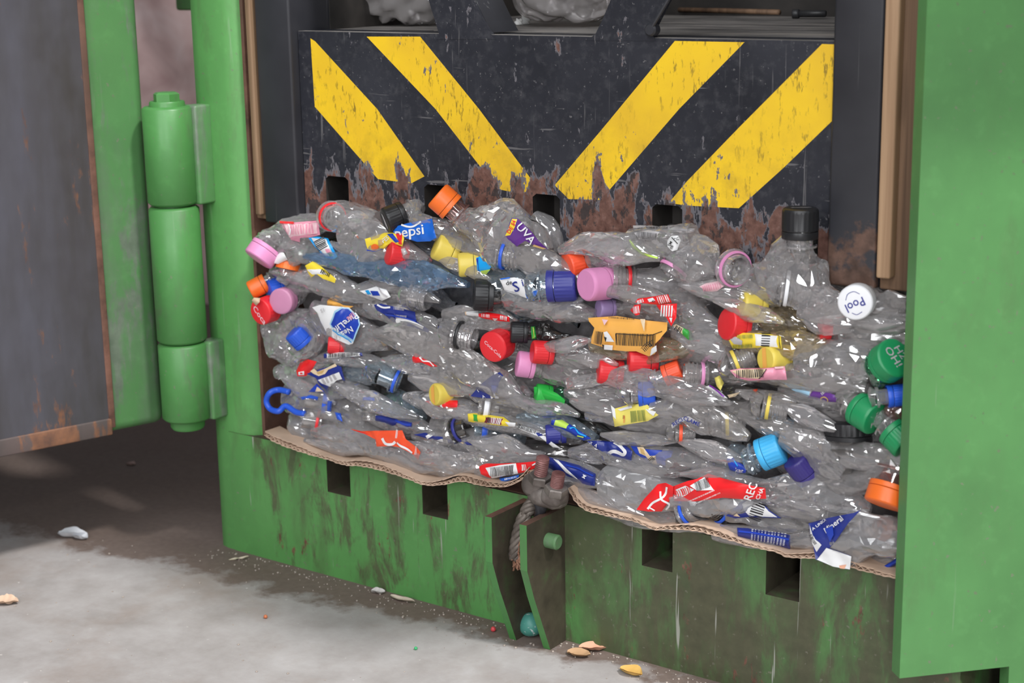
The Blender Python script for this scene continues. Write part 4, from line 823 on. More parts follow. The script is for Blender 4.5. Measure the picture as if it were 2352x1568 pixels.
B('bottle with ribbed red cap just above the pink cap', [(1290, 815, 30), (1340, 825, 32), (1390, 830, 12)], 0.004, 0.010, cap=(1245, 809, 54, 0.88, 176, 12, 'red', {'Y': -0.006, 'nm': 'rosy'}))
B('bottle with pink cap and split ring left of centre', [(1265, 850, 32), (1320, 855, 32), (1390, 850, 12)], 0.008, 0.011, 'dusty', cap=(1207, 837, 60, 0.68, 172, 8, 'pink', {'Y': -0.004, 'knurl': False}))
B('long clear bottle slanting below the open black ringed mouth', [(865, 765, 16), (940, 775, 40), (1020, 810, 44), (1090, 850, 40), (1160, 890, 30), (1200, 912, 8)], -0.004, 0.010, 'dusty', amp=0.004, lam=0.05,
  L=[([(868, 772), (880, 755), (896, 770), (900, 788), (882, 796)], 'gold', 0.012)])
B('clear bottle with red script label fragment left of centre', [(880, 830, 10), (950, 835, 30), (1020, 850, 36), (1080, 875, 26), (1120, 890, 8)], 0.004, 0.010,
  L=[([(946, 822), (953, 810), (966, 816), (985, 828), (1006, 841), (990, 842), (968, 832), (950, 834)], 'cola', -0.010, [('s', 'lettering', 3, [(964, 820), (972, 828), (984, 830), (998, 840)])])])
B('twin red caps: the lower left one with a split ring', [(1450, 870, 30), (1500, 875, 28)], 0.014, 0.010, cap=(1401, 854, 58, 0.98, 174, 6, 'red', {'Y': -0.002}))
B('bottle with glossy red cap under the orange label', [(1540, 838, 24), (1590, 830, 18)], 0.014, 0.010, cap=(1476, 828, 58, 1.15, 180, 4, 'red', {'Y': 0.0}))
B('bottle with red cap leaning beside a pink ringed neck', [(1510, 870, 20), (1480, 880, 10)], 0.016, 0.010, cap=(1545, 856, 50, 0.85, 22, 12, 'vermilion', {'Y': 0.000}))
B('threaded neck with pink ring pointing left at right of centre', [(1640, 860, 24), (1690, 870, 22), (1730, 880, 8)], 0.012, 0.010, 'dusty', neck=(1595, 858, 56, 0.86, 178, 2, 'pink', {'Y': -0.002, 'at': 0.82}))
B('clear bottle over the red caps with wrinkled waist', [(1310, 880, 20), (1380, 870, 14), (1440, 868, 28), (1500, 880, 34), (1580, 890, 24), (1640, 905, 8)], -0.006, 0.008, 'clear', amp=0.006, lam=0.03)
B('clear bottle with bright blue cap right of centre', [(1440, 900, 34), (1400, 905, 38), (1350, 905, 32), (1300, 900, 10)], 0.008, 0.013, cap=(1487, 905, 58, 0.68, 2, 8, 'blue', {'Y': 0.0, 'knurl': False}), amp=0.0035,
  L=[([(1410, 935), (1430, 930), (1452, 928), (1448, 933), (1420, 938)], 'purple', 0.000)])
B('open neck with yellow ring left of the yellow and orange cap', [(1660, 800, 40), (1620, 800, 42), (1570, 805, 20)], 0.010, 0.012, 'dusty', neck=(1706, 826, 60, 0.92, 22, 4, 'yellow', {'Y': -0.004, 'at': 0.78}))
B('bottle with yellow cap stained orange at the right', [(1830, 830, 24), (1860, 835, 10)], 0.016, 0.010, 'amber', cap=(1783, 823, 62, 1.1, 184, 34, 'yellow', {'Y': -0.004, 'knurl': False, 'deco': deco(('p', 'label_orange', [(-0.5, 0.8), (0.2, 0.9), (0.3, -0.85), (-0.5, -0.8)]))}))
B('flat clear bottle with pink barcode wrapper and ribbed side', [(1680, 858, 14), (1740, 860, 22), (1810, 862, 28), (1900, 875, 30), (1990, 892, 14)], -0.002, 0.009, 'dusty', amp=0.0028, lam=0.02,
  L=[([(1676, 850), (1700, 846), (1762, 844), (1804, 840), (1808, 872), (1770, 872), (1720, 874), (1690, 866)], 'rose', -0.024, [('p', 'cream', [(1680, 852), (1702, 848), (1762, 846), (1752, 862), (1742, 871), (1700, 866)]), ('bars', 'ink', 1724, 858, 66, 18, 2, 16), ('s', 'ink', 2, [(1762, 846), (1752, 860), (1740, 871)]), ('p', 'blush', [(1778, 842), (1800, 840), (1801, 845), (1779, 847)])])])
B('clear bottle with pale blue and purple label on the right', [(1790, 895, 10), (1850, 905, 24), (1910, 915, 26), (1960, 925, 10)], 0.006, 0.009,
  L=[([(1796, 878), (1830, 884), (1870, 892), (1860, 906), (1855, 912), (1820, 896)], 'light_blue', -0.005, [('s', 'silver', 5, [(1866, 890), (1858, 912)])]), ([(1872, 890), (1895, 897), (1922, 906), (1922, 922), (1890, 922), (1856, 912)], 'violet', -0.007, [('s', 'gold', 3, [(1885, 921), (1886, 914), (1895, 911), (1902, 916), (1902, 922)]), ('bars', 'silver', 1892, 900, 14, 7, 40, 4)])])
B('clear square bottle base with round dimples at the right', [(1838, 830, 40), (1880, 828, 48), (1930, 828, 50), (1990, 830, 44), (2012, 838, 26)], 0.004, 0.014, amp=0.003, lam=0.028)
B('bottle with green cap lettered white near the right edge', [(2010, 830, 34), (1985, 840, 14)], 0.020, 0.011, 'green', cap=(2046, 828, 94, 0.5, 48, 62, 'green', {'Y': -0.006, 'knurl': False, 'deco': deco(('t', 'silver', 'H2', 0.28, 0.30, 0.60, -60), ('t', 'silver', 'OH!', -0.18, -0.02, 0.64, -60))}))
B('bottle with green cap tilted down showing white letters', [(1940, 945, 30), (1900, 940, 26), (1870, 930, 10)], 0.012, 0.011, 'dusty', cap=(1990, 950, 80, 0.72, -36, 42, 'green', {'Y': -0.008, 'knurl': False, 'deco': deco(('t', 'silver', 'OH', 0.05, -0.12, 0.62, 205), ('t', 'silver', '2', -0.15, 0.45, 0.5, 205))}))
B('bottle with dark green cap lowest beside the green plate', [(2020, 1000, 26), (1980, 990, 14)], 0.018, 0.011, cap=(2066, 1006, 76, 0.7, -50, 30, 'green', {'Y': -0.004}))
B('bottle with blue ribbed cap beside the green plate', [(2000, 905, 26), (1960, 900, 20)], 0.014, 0.010, cap=(2062, 908, 52, 0.95, 6, 4, 'blue', {'Y': -0.002, 'nl': 0.9}))
B('clear bottle end with rosy inside by the right edge', [(2030, 950, 16), (2055, 945, 34), (2085, 945, 30)], 0.006, 0.012, 'rosy')
B('clear bottle with dark neck under the white lettered cap', [(1930, 760, 26), (1990, 765, 30), (2050, 770, 32), (2090, 775, 20)], 0.008, 0.011, 'dusty', cap=(1894, 756, 50, 0.5, 176, 6, 'red', {'Y': 0.002, 'ring': False}))
B('long clear bottle edge above the green lettered cap', [(1930, 735, 12), (1990, 745, 26), (2050, 745, 30), (2095, 740, 18)], 0.002, 0.009, 'dusty', lam=0.05)
# lower half
blue = B('clear bottle with blue hooked carry loop at the lower left', [(660, 905, 30), (700, 925, 38), (760, 950, 32), (810, 970, 12)], 0.006, 0.011, 'dusty')
hk = [(664, 900), (640, 895), (620, 902), (612, 920), (620, 938), (640, 944), (656, 932), (680, 946), (700, 950)]
hv, hf = tube(catmull([P(x, y, -0.010 - 0.008 * (i in (2, 3, 4, 5))) for i, (x, y) in enumerate(hk)], 8), 0.0034, 10); mesh('carry_loop', hv, hf, cap_mat('blue'), blue)
B('bottle neck with twin blue bands right of the carry loop', [(770, 930, 26), (820, 945, 28), (880, 965, 10)], 0.012, 0.010, 'dusty', neck=(728, 918, 58, 0.9, 172, 4, 'blue', {'Y': 0.002, 'threads': False, 'at': 0.8, 'rw': 0.006}),
  L=[([(690, 912), (712, 906), (732, 911), (730, 919), (710, 914), (694, 918)], 'blue', -0.014), ([(752, 920), (762, 922), (760, 945), (750, 944)], 'blue', -0.012), ([(768, 946), (784, 948), (788, 968), (774, 962)], 'blue', -0.006)])
B('bottle with red ringed neck pointing left at the lower left', [(770, 975, 34), (830, 985, 34), (890, 1000, 12)], 0.008, 0.010, neck=(718, 965, 50, 0.92, 170, 4, 'red', {'Y': 0.0, 'threads': False, 'at': 0.72, 'nm': 'dusty'}), m='dusty')
B('bottle neck with faint red ring above the left cardboard', [(830, 1005, 20), (870, 1012, 16)], 0.014, 0.009, neck=(785, 1008, 34, 1.0, 176, 0, 'mauve', {'Y': 0.006, 'threads': False, 'at': 0.8}), m='dusty')
B('milky crushed bottle at the lower left corner above the cardboard', [(672, 950, 14), (690, 980, 26), (720, 1005, 26), (780, 1022, 16)], 0.012, 0.012, 'milky', amp=0.006)
B('clear bottle with orange and white swoosh label above the cardboard', [(720, 990, 12), (800, 1005, 30), (880, 1030, 34), (960, 1060, 26), (1010, 1075, 10)], -0.002, 0.009, amp=0.004,
  L=[([(806, 984), (830, 990), (860, 988), (924, 988), (932, 1008), (958, 1028), (966, 1038), (960, 1056), (945, 1042), (920, 1026), (900, 1024), (866, 1025), (864, 1008), (838, 996)], 'vermilion', -0.014, [('s', 'lettering', 6, [(878, 1006), (886, 1018), (900, 1020), (908, 1014)]), ('bars', 'lettering', 912, 996, 5, 20, -6, 2), ('s', 'lettering', 4, [(912, 1016), (930, 1028), (946, 1040)]), ('bars', 'lettering', 955, 1034, 5, 20, -6, 2), ('p', 'cola', [(812, 986), (836, 992), (850, 998), (832, 994)])])])
B('clear bottle with small red and white tag near the cardboard slot', [(900, 1050, 8), (960, 1065, 24), (1030, 1075, 26), (1090, 1085, 10)], 0.004, 0.009, 'clear',
  L=[([(964, 1060), (975, 1057), (1000, 1062), (992, 1067), (966, 1068)], 'cola', -0.006, [('p', 'lettering', [(974, 1062), (992, 1062), (988, 1066), (974, 1066)])])])
B('clear bottle with dark blue ring above the twin dark necks', [(850, 860, 28), (810, 850, 30), (770, 855, 10)], 0.010, 0.011, neck=(896, 868, 58, 0.8, -22, 6, 'blue', {'Y': -0.002, 'at': 0.12, 'threads': True}), m='ice')
B('dark bottle neck with blue ring pointing down at lower left', [(850, 890, 20), (840, 870, 10)], 0.016, 0.010, 'smoke', neck=(853, 940, 46, 1.25, -96, 8, 'blue', {'Y': 0.006, 'nm': 'dusty', 'at': 0.85}))
B('green tinged bottle beside the dark blue ringed neck', [(875, 925, 14), (905, 930, 34), (940, 945, 30), (975, 960, 10)], 0.010, 0.011, 'ice',
  L=[([(882, 905), (898, 900), (912, 912), (908, 934), (890, 930)], 'green', 0.012)])
B('clear bottle with creased dark navy flap at lower left', [(840, 955, 10), (900, 970, 24), (960, 980, 22), (1000, 990, 8)], 0.006, 0.009,
  L=[([(863, 954), (885, 953), (906, 960), (945, 970), (944, 984), (905, 978), (862, 965)], 'label_navy', -0.006, [('s', 'royal', 5, [(908, 964), (926, 974), (942, 976)])])])
B('bottle with yellow cap printed orange left of centre', [(1060, 905, 24), (1100, 910, 10)], 0.016, 0.010, cap=(1019, 904, 52, 1.0, 184, 34, 'yellow', {'Y': 0.0, 'knurl': False, 'deco': deco(('p', 'label_orange', [(-0.8, 0.5), (0.1, 0.9), (0.2, -0.85), (-0.7, -0.6)]))}))
B('clear bottle with pointed red and white label left of centre', [(930, 910, 10), (990, 925, 28), (1060, 940, 28), (1120, 950, 10)], 0.004, 0.009, 'clear',
  L=[([(976, 921), (1005, 918), (1051, 919), (1049, 940), (1025, 938), (990, 928)], 'cola', -0.007, [('p', 'lettering', [(985, 922), (992, 920), (1000, 932), (994, 930)]), ('p', 'lettering', [(1007, 920), (1014, 920), (1020, 936), (1012, 934)])])])
B('clear bottle with pointed navy label and white wave in the middle', [(1060, 880, 12), (1110, 890, 38), (1170, 900, 38), (1220, 920, 16)], 0.006, 0.011, 'clear', amp=0.0055,
  L=[([(1080, 910), (1106, 882), (1130, 862), (1148, 854), (1156, 862), (1144, 880), (1142, 915), (1110, 914)], 'label_navy', -0.010, [('s', 'lettering', 5, [(1101, 886), (1118, 890), (1127, 900), (1132, 914)]), ('t', 'lettering', '1', 1098, 897, 11, 30), ('t', 'lettering', 'A', 1110, 911, 10, 30), ('p', 'royal', [(1128, 884), (1140, 886), (1138, 908), (1130, 896)])])])
B('bottle with bright green cap in the middle of the bale', [(1290, 905, 26), (1330, 915, 12)], 0.018, 0.009, 'green', cap=(1248, 905, 46, 0.8, 172, 10, 'lime', {'Y': 0.004, 'knurl': False}),
  L=[([(1226, 888), (1252, 888), (1280, 903), (1298, 918), (1296, 928), (1262, 920), (1228, 912)], 'lime', -0.004)])
B('bottle neck with broad white ring under the navy wave label', [(1170, 940, 26), (1220, 950, 22), (1260, 965, 8)], 0.012, 0.010, neck=(1122, 936, 52, 0.9, 172, 4, 'white', {'Y': 0.002, 'at': 0.3, 'rw': 0.006}), m='dusty')
B('flat clear bottle with colourful fruit label strip', [(1010, 935, 8), (1080, 955, 20), (1160, 975, 24), (1230, 990, 20), (1290, 1010, 8)], -0.002, 0.008, 'clear', amp=0.003,
  L=[([(1074, 950), (1090, 948), (1155, 958), (1172, 968), (1175, 980), (1150, 977), (1110, 974), (1077, 967)], 'label_yellow', -0.012, [('p', 'grass', [(1086, 951), (1096, 952), (1098, 968), (1088, 966)]), ('p', 'maroon', [(1118, 958), (1154, 962), (1152, 975), (1112, 970)]), ('bars', 'lettering', 1136, 966, 30, 14, -8, 8), ('bars', 'ink', 1122, 963, 12, 14, -10, 3), ('p', 'lettering', [(1160, 968), (1186, 970), (1182, 980), (1168, 979)])]),
     ([(1182, 978), (1200, 976), (1238, 990), (1262, 1010), (1288, 1030), (1270, 1026), (1240, 1004), (1205, 990)], 'lettering', -0.010, [('bars', 'ink', 1210, 984, 44, 9, -22, 14), ('p', 'label_navy', [(1230, 994), (1242, 992), (1246, 1000), (1236, 1002)])])])
B('bottle with navy ribbed cap in the lower middle', [(1310, 1002, 20), (1340, 1010, 10)], 0.016, 0.009, cap=(1276, 996, 46, 1.0, 184, 2, 'navy', {'Y': 0.0}))
B('pale blue bottle with blue and lime wrapper in the lower middle', [(1190, 960, 10), (1250, 965, 30), (1310, 985, 30), (1370, 1010, 12)], 0.004, 0.010, 'ice',
  L=[([(1268, 964), (1285, 962), (1306, 972), (1330, 988), (1360, 1006), (1340, 1012), (1310, 996), (1282, 982), (1266, 974)], 'royal', -0.008, [('p', 'lime_label', [(1276, 964), (1290, 964), (1307, 974), (1300, 984), (1272, 976)]), ('s', 'cyan', 3, [(1308, 984), (1318, 982), (1330, 994), (1346, 1002)]), ('s', 'lime_label', 3, [(1326, 1000), (1340, 1004)])]),
     ([(1236, 950), (1256, 938), (1280, 950), (1276, 958), (1250, 960)], 'blue', 0.002)])
B('clear bottle with faded yellow label and torn paper edge', [(1350, 950, 16), (1420, 955, 34), (1500, 960, 40), (1570, 965, 28), (1620, 980, 8)], 0.004, 0.010, 'clear', amp=0.0045,
  L=[([(1405, 930), (1412, 938), (1440, 930), (1484, 925), (1500, 940), (1514, 952), (1490, 966), (1455, 972), (1412, 980), (1408, 955)], 'pale_yellow', -0.010, [('p', 'lettering', [(1404, 930), (1412, 938), (1416, 962), (1408, 955)]), ('p', 'lettering', [(1418, 940), (1450, 930), (1452, 936), (1424, 944)]), ('bars', 'olive', 1466, 955, 36, 26, 6, 11), ('bars', 'red', 1434, 962, 4, 16, 8, 2), ('bars', 'ink', 1432, 957, 4, 8, 8, 2), ('p', 'lettering', [(1482, 938), (1508, 944), (1502, 954), (1490, 946)])])])
B('clear bottle printed RECICLAME in dark letters', [(1500, 940, 20), (1560, 935, 38), (1620, 955, 44), (1680, 985, 30), (1720, 1005, 10)], -0.004, 0.008, 'dusty', amp=0.0045, lam=0.05,
  L=[([(1541, 976), (1560, 960), (1582, 955), (1606, 970), (1604, 978), (1582, 964), (1562, 970), (1544, 984)], 'silver', -0.0155, [('t', 'label_navy', 'RECI', 1556, 969, 13, 32), ('t', 'label_navy', 'CLAME', 1588, 967, 13, -24)], {'step': 4, 'bend': 0.001, 'amp': 0.0006})])
B('threaded neck with yellow ring behind grey film at the right', [(1620, 965, 26), (1580, 960, 26)], 0.018, 0.010, 'dusty', neck=(1684, 972, 56, 1.0, 2, 6, 'yellow', {'Y': 0.004, 'at': 0.72}))
B('open neck with bold yellow ring below the pink wrapper', [(1725, 930, 30), (1680, 930, 32), (1640, 935, 10)], 0.012, 0.011, 'dusty', neck=(1782, 936, 60, 0.92, -10, 10, 'yellow', {'Y': -0.002, 'at': 0.78}))
B('threaded neck with orange ring right of the printed clear bottle', [(1530, 995, 24), (1490, 990, 26), (1450, 985, 10)], 0.012, 0.010, 'dusty', neck=(1576, 995, 42, 1.0, -2, 4, 'vermilion', {'Y': 0.0, 'at': 0.75}),
  L=[([(1572, 972), (1590, 974), (1606, 985), (1600, 996), (1586, 985)], 'label_blue', 0.006)])
B('clear bottle with navy label and thick white curve lower middle', [(1310, 1040, 12), (1380, 1040, 30), (1450, 1055, 34), (1530, 1070, 26), (1580, 1080, 10)], 0.002, 0.010, 'clear',
  L=[([(1348, 1012), (1372, 1011), (1405, 1013), (1440, 1022), (1453, 1036), (1450, 1060), (1418, 1052), (1385, 1036), (1362, 1024)], 'label_navy', -0.010, [('s', 'lettering', 8, [(1412, 1014), (1424, 1024), (1436, 1036), (1430, 1044), (1410, 1036), (1396, 1042)]), ('t', 'lettering', 'A', 1370, 1022, 12, -30), ('t', 'lettering', 'X', 1357, 1017, 8, -30)])])
B('bottle with royal blue label bearing a gold winged crest', [(1440, 1030, 10), (1490, 1045, 30), (1550, 1055, 30), (1620, 1060, 30), (1690, 1075, 12)], 0.004, 0.010, 'clear', amp=0.005,
  L=[([(1442, 1018), (1455, 1016), (1475, 1030), (1500, 1032), (1545, 1036), (1540, 1050), (1528, 1054), (1530, 1076), (1500, 1072), (1480, 1056), (1460, 1040)], 'royal', -0.008, [('p', 'cream', [(1463, 1026), (1478, 1026), (1490, 1040), (1494, 1046), (1506, 1046), (1510, 1068), (1500, 1068), (1484, 1046), (1470, 1040)]), ('p', 'gold', [(1470, 1028), (1480, 1032), (1484, 1044), (1474, 1040)]), ('bars', 'ink', 1496, 1056, 12, 16, -50, 4)])])
B('pale blue bottle with sky blue cap and blue lettered label', [(1730, 1050, 34), (1700, 1060, 40), (1660, 1075, 20)], 0.008, 0.011, 'ice', cap=(1771, 1036, 76, 0.72, 24, 20, 'sky', {'Y': -0.006, 'nm': 'ice'}),
  L=[([(1668, 1055), (1680, 1048), (1696, 1062), (1720, 1072), (1712, 1086), (1690, 1086), (1676, 1078)], 'royal', -0.012, [('t', 'lettering', 'kar', 1698, 1080, 15, -6), ('s', 'cyan', 2, [(1684, 1056), (1694, 1070)])])])
B('bottle with deep purple ribbed cap at the lower right', [(1890, 1080, 22), (1930, 1085, 12)], 0.014, 0.009, cap=(1841, 1076, 62, 0.95, 128, 12, 'deep', {'Y': -0.002}))
B('wide black bottle lid pressed under the green lettered cap', [(1880, 1010, 16), (1850, 1010, 10)], 0.018, 0.010, 'smoke', cap=(1952, 985, 120, 0.36, 92, 6, 'black', {'Y': 0.012}))
B('crumpled clear bottle with rust spots at the lower right', [(1800, 1000, 30), (1850, 1020, 44), (1900, 1050, 50), (1940, 1085, 20)], -0.004, 0.010, 'clear', amp=0.0065, lam=0.04,
  L=[([(1876, 1020), (1890, 1022), (1888, 1038), (1878, 1034)], 'gold', 0.002)])
B('long clear bottle from the crumpled one to the right edge', [(1700, 950, 14), (1780, 975, 34), (1860, 1000, 30), (1950, 1040, 28), (2060, 1050, 40), (2095, 1060, 24)], 0.002, 0.009, 'dusty', amp=0.005, lam=0.05)
B('large clear bottle with wide orange cap at the lower right edge', [(2010, 1085, 46), (1970, 1095, 44), (1900, 1090, 30), (1850, 1075, 10)], 0.004, 0.013, 'dusty', cap=(2040, 1138, 100, 0.5, -110, 8, 'orange', {'Y': -0.014, 'knurl': False, 'nm': 'rosy', 'nl': 0.9}), amp=0.005, lam=0.05)
B('clear bottle with navy barcode strip label over the left cardboard', [(950, 1000, 10), (1010, 1012, 28), (1080, 1020, 30), (1150, 1035, 30), (1220, 1050, 12)], 0.004, 0.010, 'clear',
  L=[([(950, 998), (975, 993), (1010, 1000), (1050, 1014), (1072, 1010), (1086, 1022), (1050, 1020), (1010, 1016), (975, 1006)], 'label_navy', -0.008, [('s', 'lettering', 8, [(978, 1005), (986, 1000), (996, 994)]), ('p', 'lettering', [(1000, 1012), (1014, 1007), (1028, 1010), (1030, 1017)]), ('p', 'cream', [(1056, 1016), (1064, 1015), (1064, 1020)])])])
B('open mouth with navy ring staring up left of the rope clamp', [(1030, 985, 26), (1000, 975, 24)], 0.014, 0.011, neck=(1060, 985, 58, 0.7, 20, 30, 'navy', {'Y': -0.002, 'nm': 'smoke', 'at': 0.6, 'threads': False}), m='dusty')
B('dark blue fragment of a neck between fruit label and clamp', [(1150, 1000, 22), (1200, 1010, 20)], 0.016, 0.009, 'ice', neck=(1108, 988, 34, 1.1, 176, 6, 'blue', {'Y': 0.004, 'at': 0.5, 'rw': 0.006}))
B('long clear bottle drooping over the left cardboard to the clamp', [(880, 1010, 10), (960, 1040, 26), (1040, 1065, 36), (1120, 1070, 36), (1200, 1060, 24), (1250, 1050, 8)], -0.006, 0.008, 'clear', amp=0.005, lam=0.045)
B('red and white barcode tube label lying beside the rope clamp', [(1095, 1088, 10), (1130, 1084, 17), (1200, 1076, 15), (1245, 1060, 8)], -0.008, 0.008, 'clear', amp=0.002,
  L=[([(1100, 1072), (1112, 1064), (1150, 1064), (1200, 1062), (1240, 1058), (1258, 1062), (1234, 1072), (1205, 1084), (1160, 1092), (1125, 1098), (1106, 1088)], 'cola', -0.018, [('p', 'lettering', [(1115, 1074), (1150, 1067), (1184, 1064), (1192, 1086), (1160, 1092), (1130, 1098)]), ('bars', 'ink', 1154, 1081, 54, 22, 6, 17), ('bars', 'lettering', 1204, 1073, 12, 14, 6, 3), ('s', 'lettering', 3, [(1222, 1068), (1234, 1062), (1246, 1060)])]),
     ([(1146, 1098), (1170, 1095), (1194, 1089), (1192, 1096), (1172, 1102), (1150, 1110)], 'label_blue', -0.014, [('bars', 'lettering', 1174, 1097, 30, 4, 12, 10)])])
B('navy wrapped bottle right beside the rope clamp', [(1258, 1072, 26), (1310, 1085, 30), (1370, 1100, 24), (1430, 1120, 12)], -0.004, 0.011, 'clear', amp=0.003,
  L=[([(1258, 1048), (1275, 1052), (1330, 1068), (1368, 1088), (1366, 1116), (1335, 1112), (1290, 1094), (1259, 1078)], 'label_navy', -0.018, [('p', 'lettering', [(1272, 1052), (1284, 1056), (1304, 1078), (1326, 1102), (1300, 1085)]), ('t', 'lettering', 'M', 1342, 1094, 12, 60), ('s', 'royal', 4, [(1300, 1066), (1330, 1076), (1362, 1092)])], {'bend': 0.010})])
B('large clear bottle with crumpled red script label at the bottom', [(1385, 1110, 30), (1430, 1118, 50), (1500, 1130, 50), (1590, 1140, 40), (1690, 1140, 38), (1760, 1150, 14)], 0.000, 0.013, 'milky', amp=0.005, lam=0.05,
  L=[([(1462, 1170), (1480, 1145), (1510, 1112), (1530, 1108), (1548, 1116), (1545, 1140), (1520, 1174), (1490, 1174)], 'cola', -0.018, [('s', 'lettering', 5, [(1488, 1168), (1500, 1154), (1524, 1140), (1532, 1118)]), ('s', 'lettering', 4, [(1516, 1128), (1520, 1146), (1538, 1158), (1530, 1170)]), ('s', 'lettering', 3, [(1490, 1164), (1504, 1172)])]),
     ([(1538, 1120), (1580, 1104), (1600, 1100), (1625, 1088), (1660, 1098), (1720, 1112), (1755, 1122), (1758, 1146), (1710, 1146), (1660, 1142), (1600, 1150), (1545, 1152)], 'cola', -0.019, [('p', 'lettering', [(1548, 1126), (1572, 1116), (1594, 1124), (1570, 1140), (1552, 1146)]), ('bars', 'cola', 1568, 1130, 36, 16, 20, 7), ('p', 'lettering', [(1582, 1116), (1616, 1096), (1640, 1124), (1600, 1126)]), ('bars', 'ink', 1612, 1112, 34, 22, 20, 14), ('bars', 'lettering', 1610, 1138, 70, 3, 24, 26), ('bars', 'lettering', 1625, 1143, 70, 3, 24, 26), ('t', 'lettering', 'REC', 1724, 1128, 24, 68), ('t', 'lettering', 'CHA', 1742, 1134, 13, 68)], {'bend': 0.008, 'amp': 0.004, 'lam': 0.03})])
B('open threaded mouth with blue ring under the red script label', [(1545, 1175, 20), (1510, 1170, 12)], 0.016, 0.011, neck=(1587, 1172, 66, 0.45, 30, 40, 'blue', {'Y': -0.004, 'nm': 'dusty', 'at': 0.7}), m='smoke')
B('threaded neck with blue ring right of the blue ringed mouth', [(1690, 1180, 18), (1720, 1186, 10)], 0.014, 0.009, neck=(1648, 1174, 48, 0.8, 150, 20, 'blue', {'Y': 0.0, 'nm': 'smoke', 'at': 0.75}), m='smoke')
B('clear bottle with white nutrition panel on navy label lower right', [(1640, 1170, 12), (1700, 1175, 30), (1760, 1185, 34), (1830, 1200, 30), (1880, 1215, 10)], 0.006, 0.010, 'dusty',
  L=[([(1668, 1184), (1700, 1152), (1712, 1148), (1752, 1152), (1770, 1172), (1795, 1190), (1760, 1188), (1715, 1188), (1690, 1190)], 'label_navy', -0.009, [('p', 'lettering', [(1705, 1156), (1716, 1149), (1750, 1153), (1766, 1172), (1786, 1187), (1755, 1186), (1722, 1186), (1708, 1172)]), ('bars', 'ink', 1740, 1170, 50, 30, 72, 9), ('p', 'cream', [(1684, 1184), (1692, 1178), (1700, 1186)])]),
     ([(1642, 1152), (1672, 1142), (1700, 1152), (1690, 1166), (1662, 1176), (1648, 1164)], 'silver', -0.009)])
B('crinkled clear bottle between the red label and orange cap', [(1755, 1130, 26), (1820, 1130, 44), (1890, 1135, 48), (1960, 1155, 34), (2000, 1170, 10)], -0.002, 0.011, 'clear', amp=0.006, lam=0.03)
B('thin clear bottle neck under the crinkled one', [(1760, 1170, 14), (1820, 1172, 22), (1890, 1180, 22), (1950, 1190, 10)], 0.000, 0.009, 'dusty', amp=0.003)
B('tube of clear plastic with navy printed wrapper on the cardboard', [(1640, 1222, 16), (1700, 1228, 24), (1760, 1236, 24), (1820, 1240, 20), (1880, 1240, 20)], -0.004, 0.010, 'clear', amp=0.0015,
  L=[([(1695, 1210), (1730, 1212), (1775, 1220), (1816, 1228), (1816, 1260), (1770, 1254), (1730, 1246), (1694, 1240)], 'label_navy', -0.016, [('bars', 'lettering', 1766, 1234, 82, 30, -8, 11), ('bars', 'label_navy', 1766, 1234, 30, 86, 82, 9), ('s', 'royal', 4, [(1698, 1218), (1740, 1224), (1812, 1238)])], {'bend': 0.010})])
B('round clear bottle with loose navy and white label at bottom right', [(1880, 1235, 36), (1930, 1225, 62), (1990, 1225, 66), (2050, 1235, 54), (2085, 1245, 30)], -0.004, 0.018, 'milky', amp=0.0055, lam=0.045,
  L=[([(1856, 1202), (1900, 1190), (1960, 1178), (1975, 1172), (1950, 1200), (1922, 1240), (1905, 1258), (1955, 1275), (1950, 1308), (1914, 1300), (1874, 1284), (1868, 1252)], 'label_navy', -0.024, [('p', 'lettering', [(1858, 1206), (1868, 1228), (1888, 1250), (1874, 1268), (1866, 1248)]), ('bars', 'ink', 1868, 1238, 26, 8, -60, 9), ('p', 'lettering', [(1898, 1257), (1956, 1276), (1951, 1307), (1914, 1300), (1876, 1284)]), ('p', 'peach', [(1926, 1298), (1942, 1296), (1938, 1306), (1928, 1304)]), ('t', 'lettering', 'Mineral', 1912, 1204, 18, 38), ('t', 'lettering', 'A UNICA', 1878, 1204, 9, 38), ('p', 'royal', [(1890, 1215), (1910, 1206), (1914, 1226), (1904, 1244)])], {'bend': 0.004, 'amp': 0.005, 'lam': 0.035})])
B('clear bottle lying on the right cardboard beneath the red label', [(1310, 1115, 12), (1350, 1145, 24), (1420, 1172, 26), (1510, 1190, 24), (1620, 1208, 20), (1700, 1220, 10)], 0.000, 0.009, 'clear', amp=0.004, lam=0.04)
B('blue edged bottle at the bottom corner by the green plate', [(1990, 1290, 16), (2040, 1290, 24), (2085, 1295, 20)], 0.010, 0.010, 'dusty',
  L=[([(2032, 1298), (2058, 1282), (2062, 1296), (2040, 1304)], 'royal', -0.006)])
# ------------------------------------------------------------------ bottles pressed deeper in, nothing to tell them apart
rs = random.Random(5); protos = []
GT = 'crumpled bottle without cap or label, pressed in behind the others'
for k in range(8):
    x0 = -0.062; L_ = 0.124; n = 7
    c = np.array([[x0 + L_ * i / (n - 1), 0.006 * math.sin(i * 1.3 + k), 0.008 * math.sin(i * 1.1 + k * 2)] for i in range(n)])
    hw = np.array([0.007, 0.016, 0.021, 0.022, 0.020, 0.015, 0.006]) * (0.58 + 0.02 * k)
    r = thing('crushed_bottle', GT, 'bottle', (0, 0, 0), 'uncapped bottles deeper in the bale')
    body(r, ['clear', 'dusty', 'clear', 'ice', 'dusty', 'clear', 'smoke', 'milky'][k], catmull(c, 6), np.interp(np.arange(37) / 6, np.arange(7), hw), np.interp(np.arange(37) / 6, np.arange(7), hw * 0.6), 0.003, 0.026, 900 + k)
    protos.append(r)
spots = []
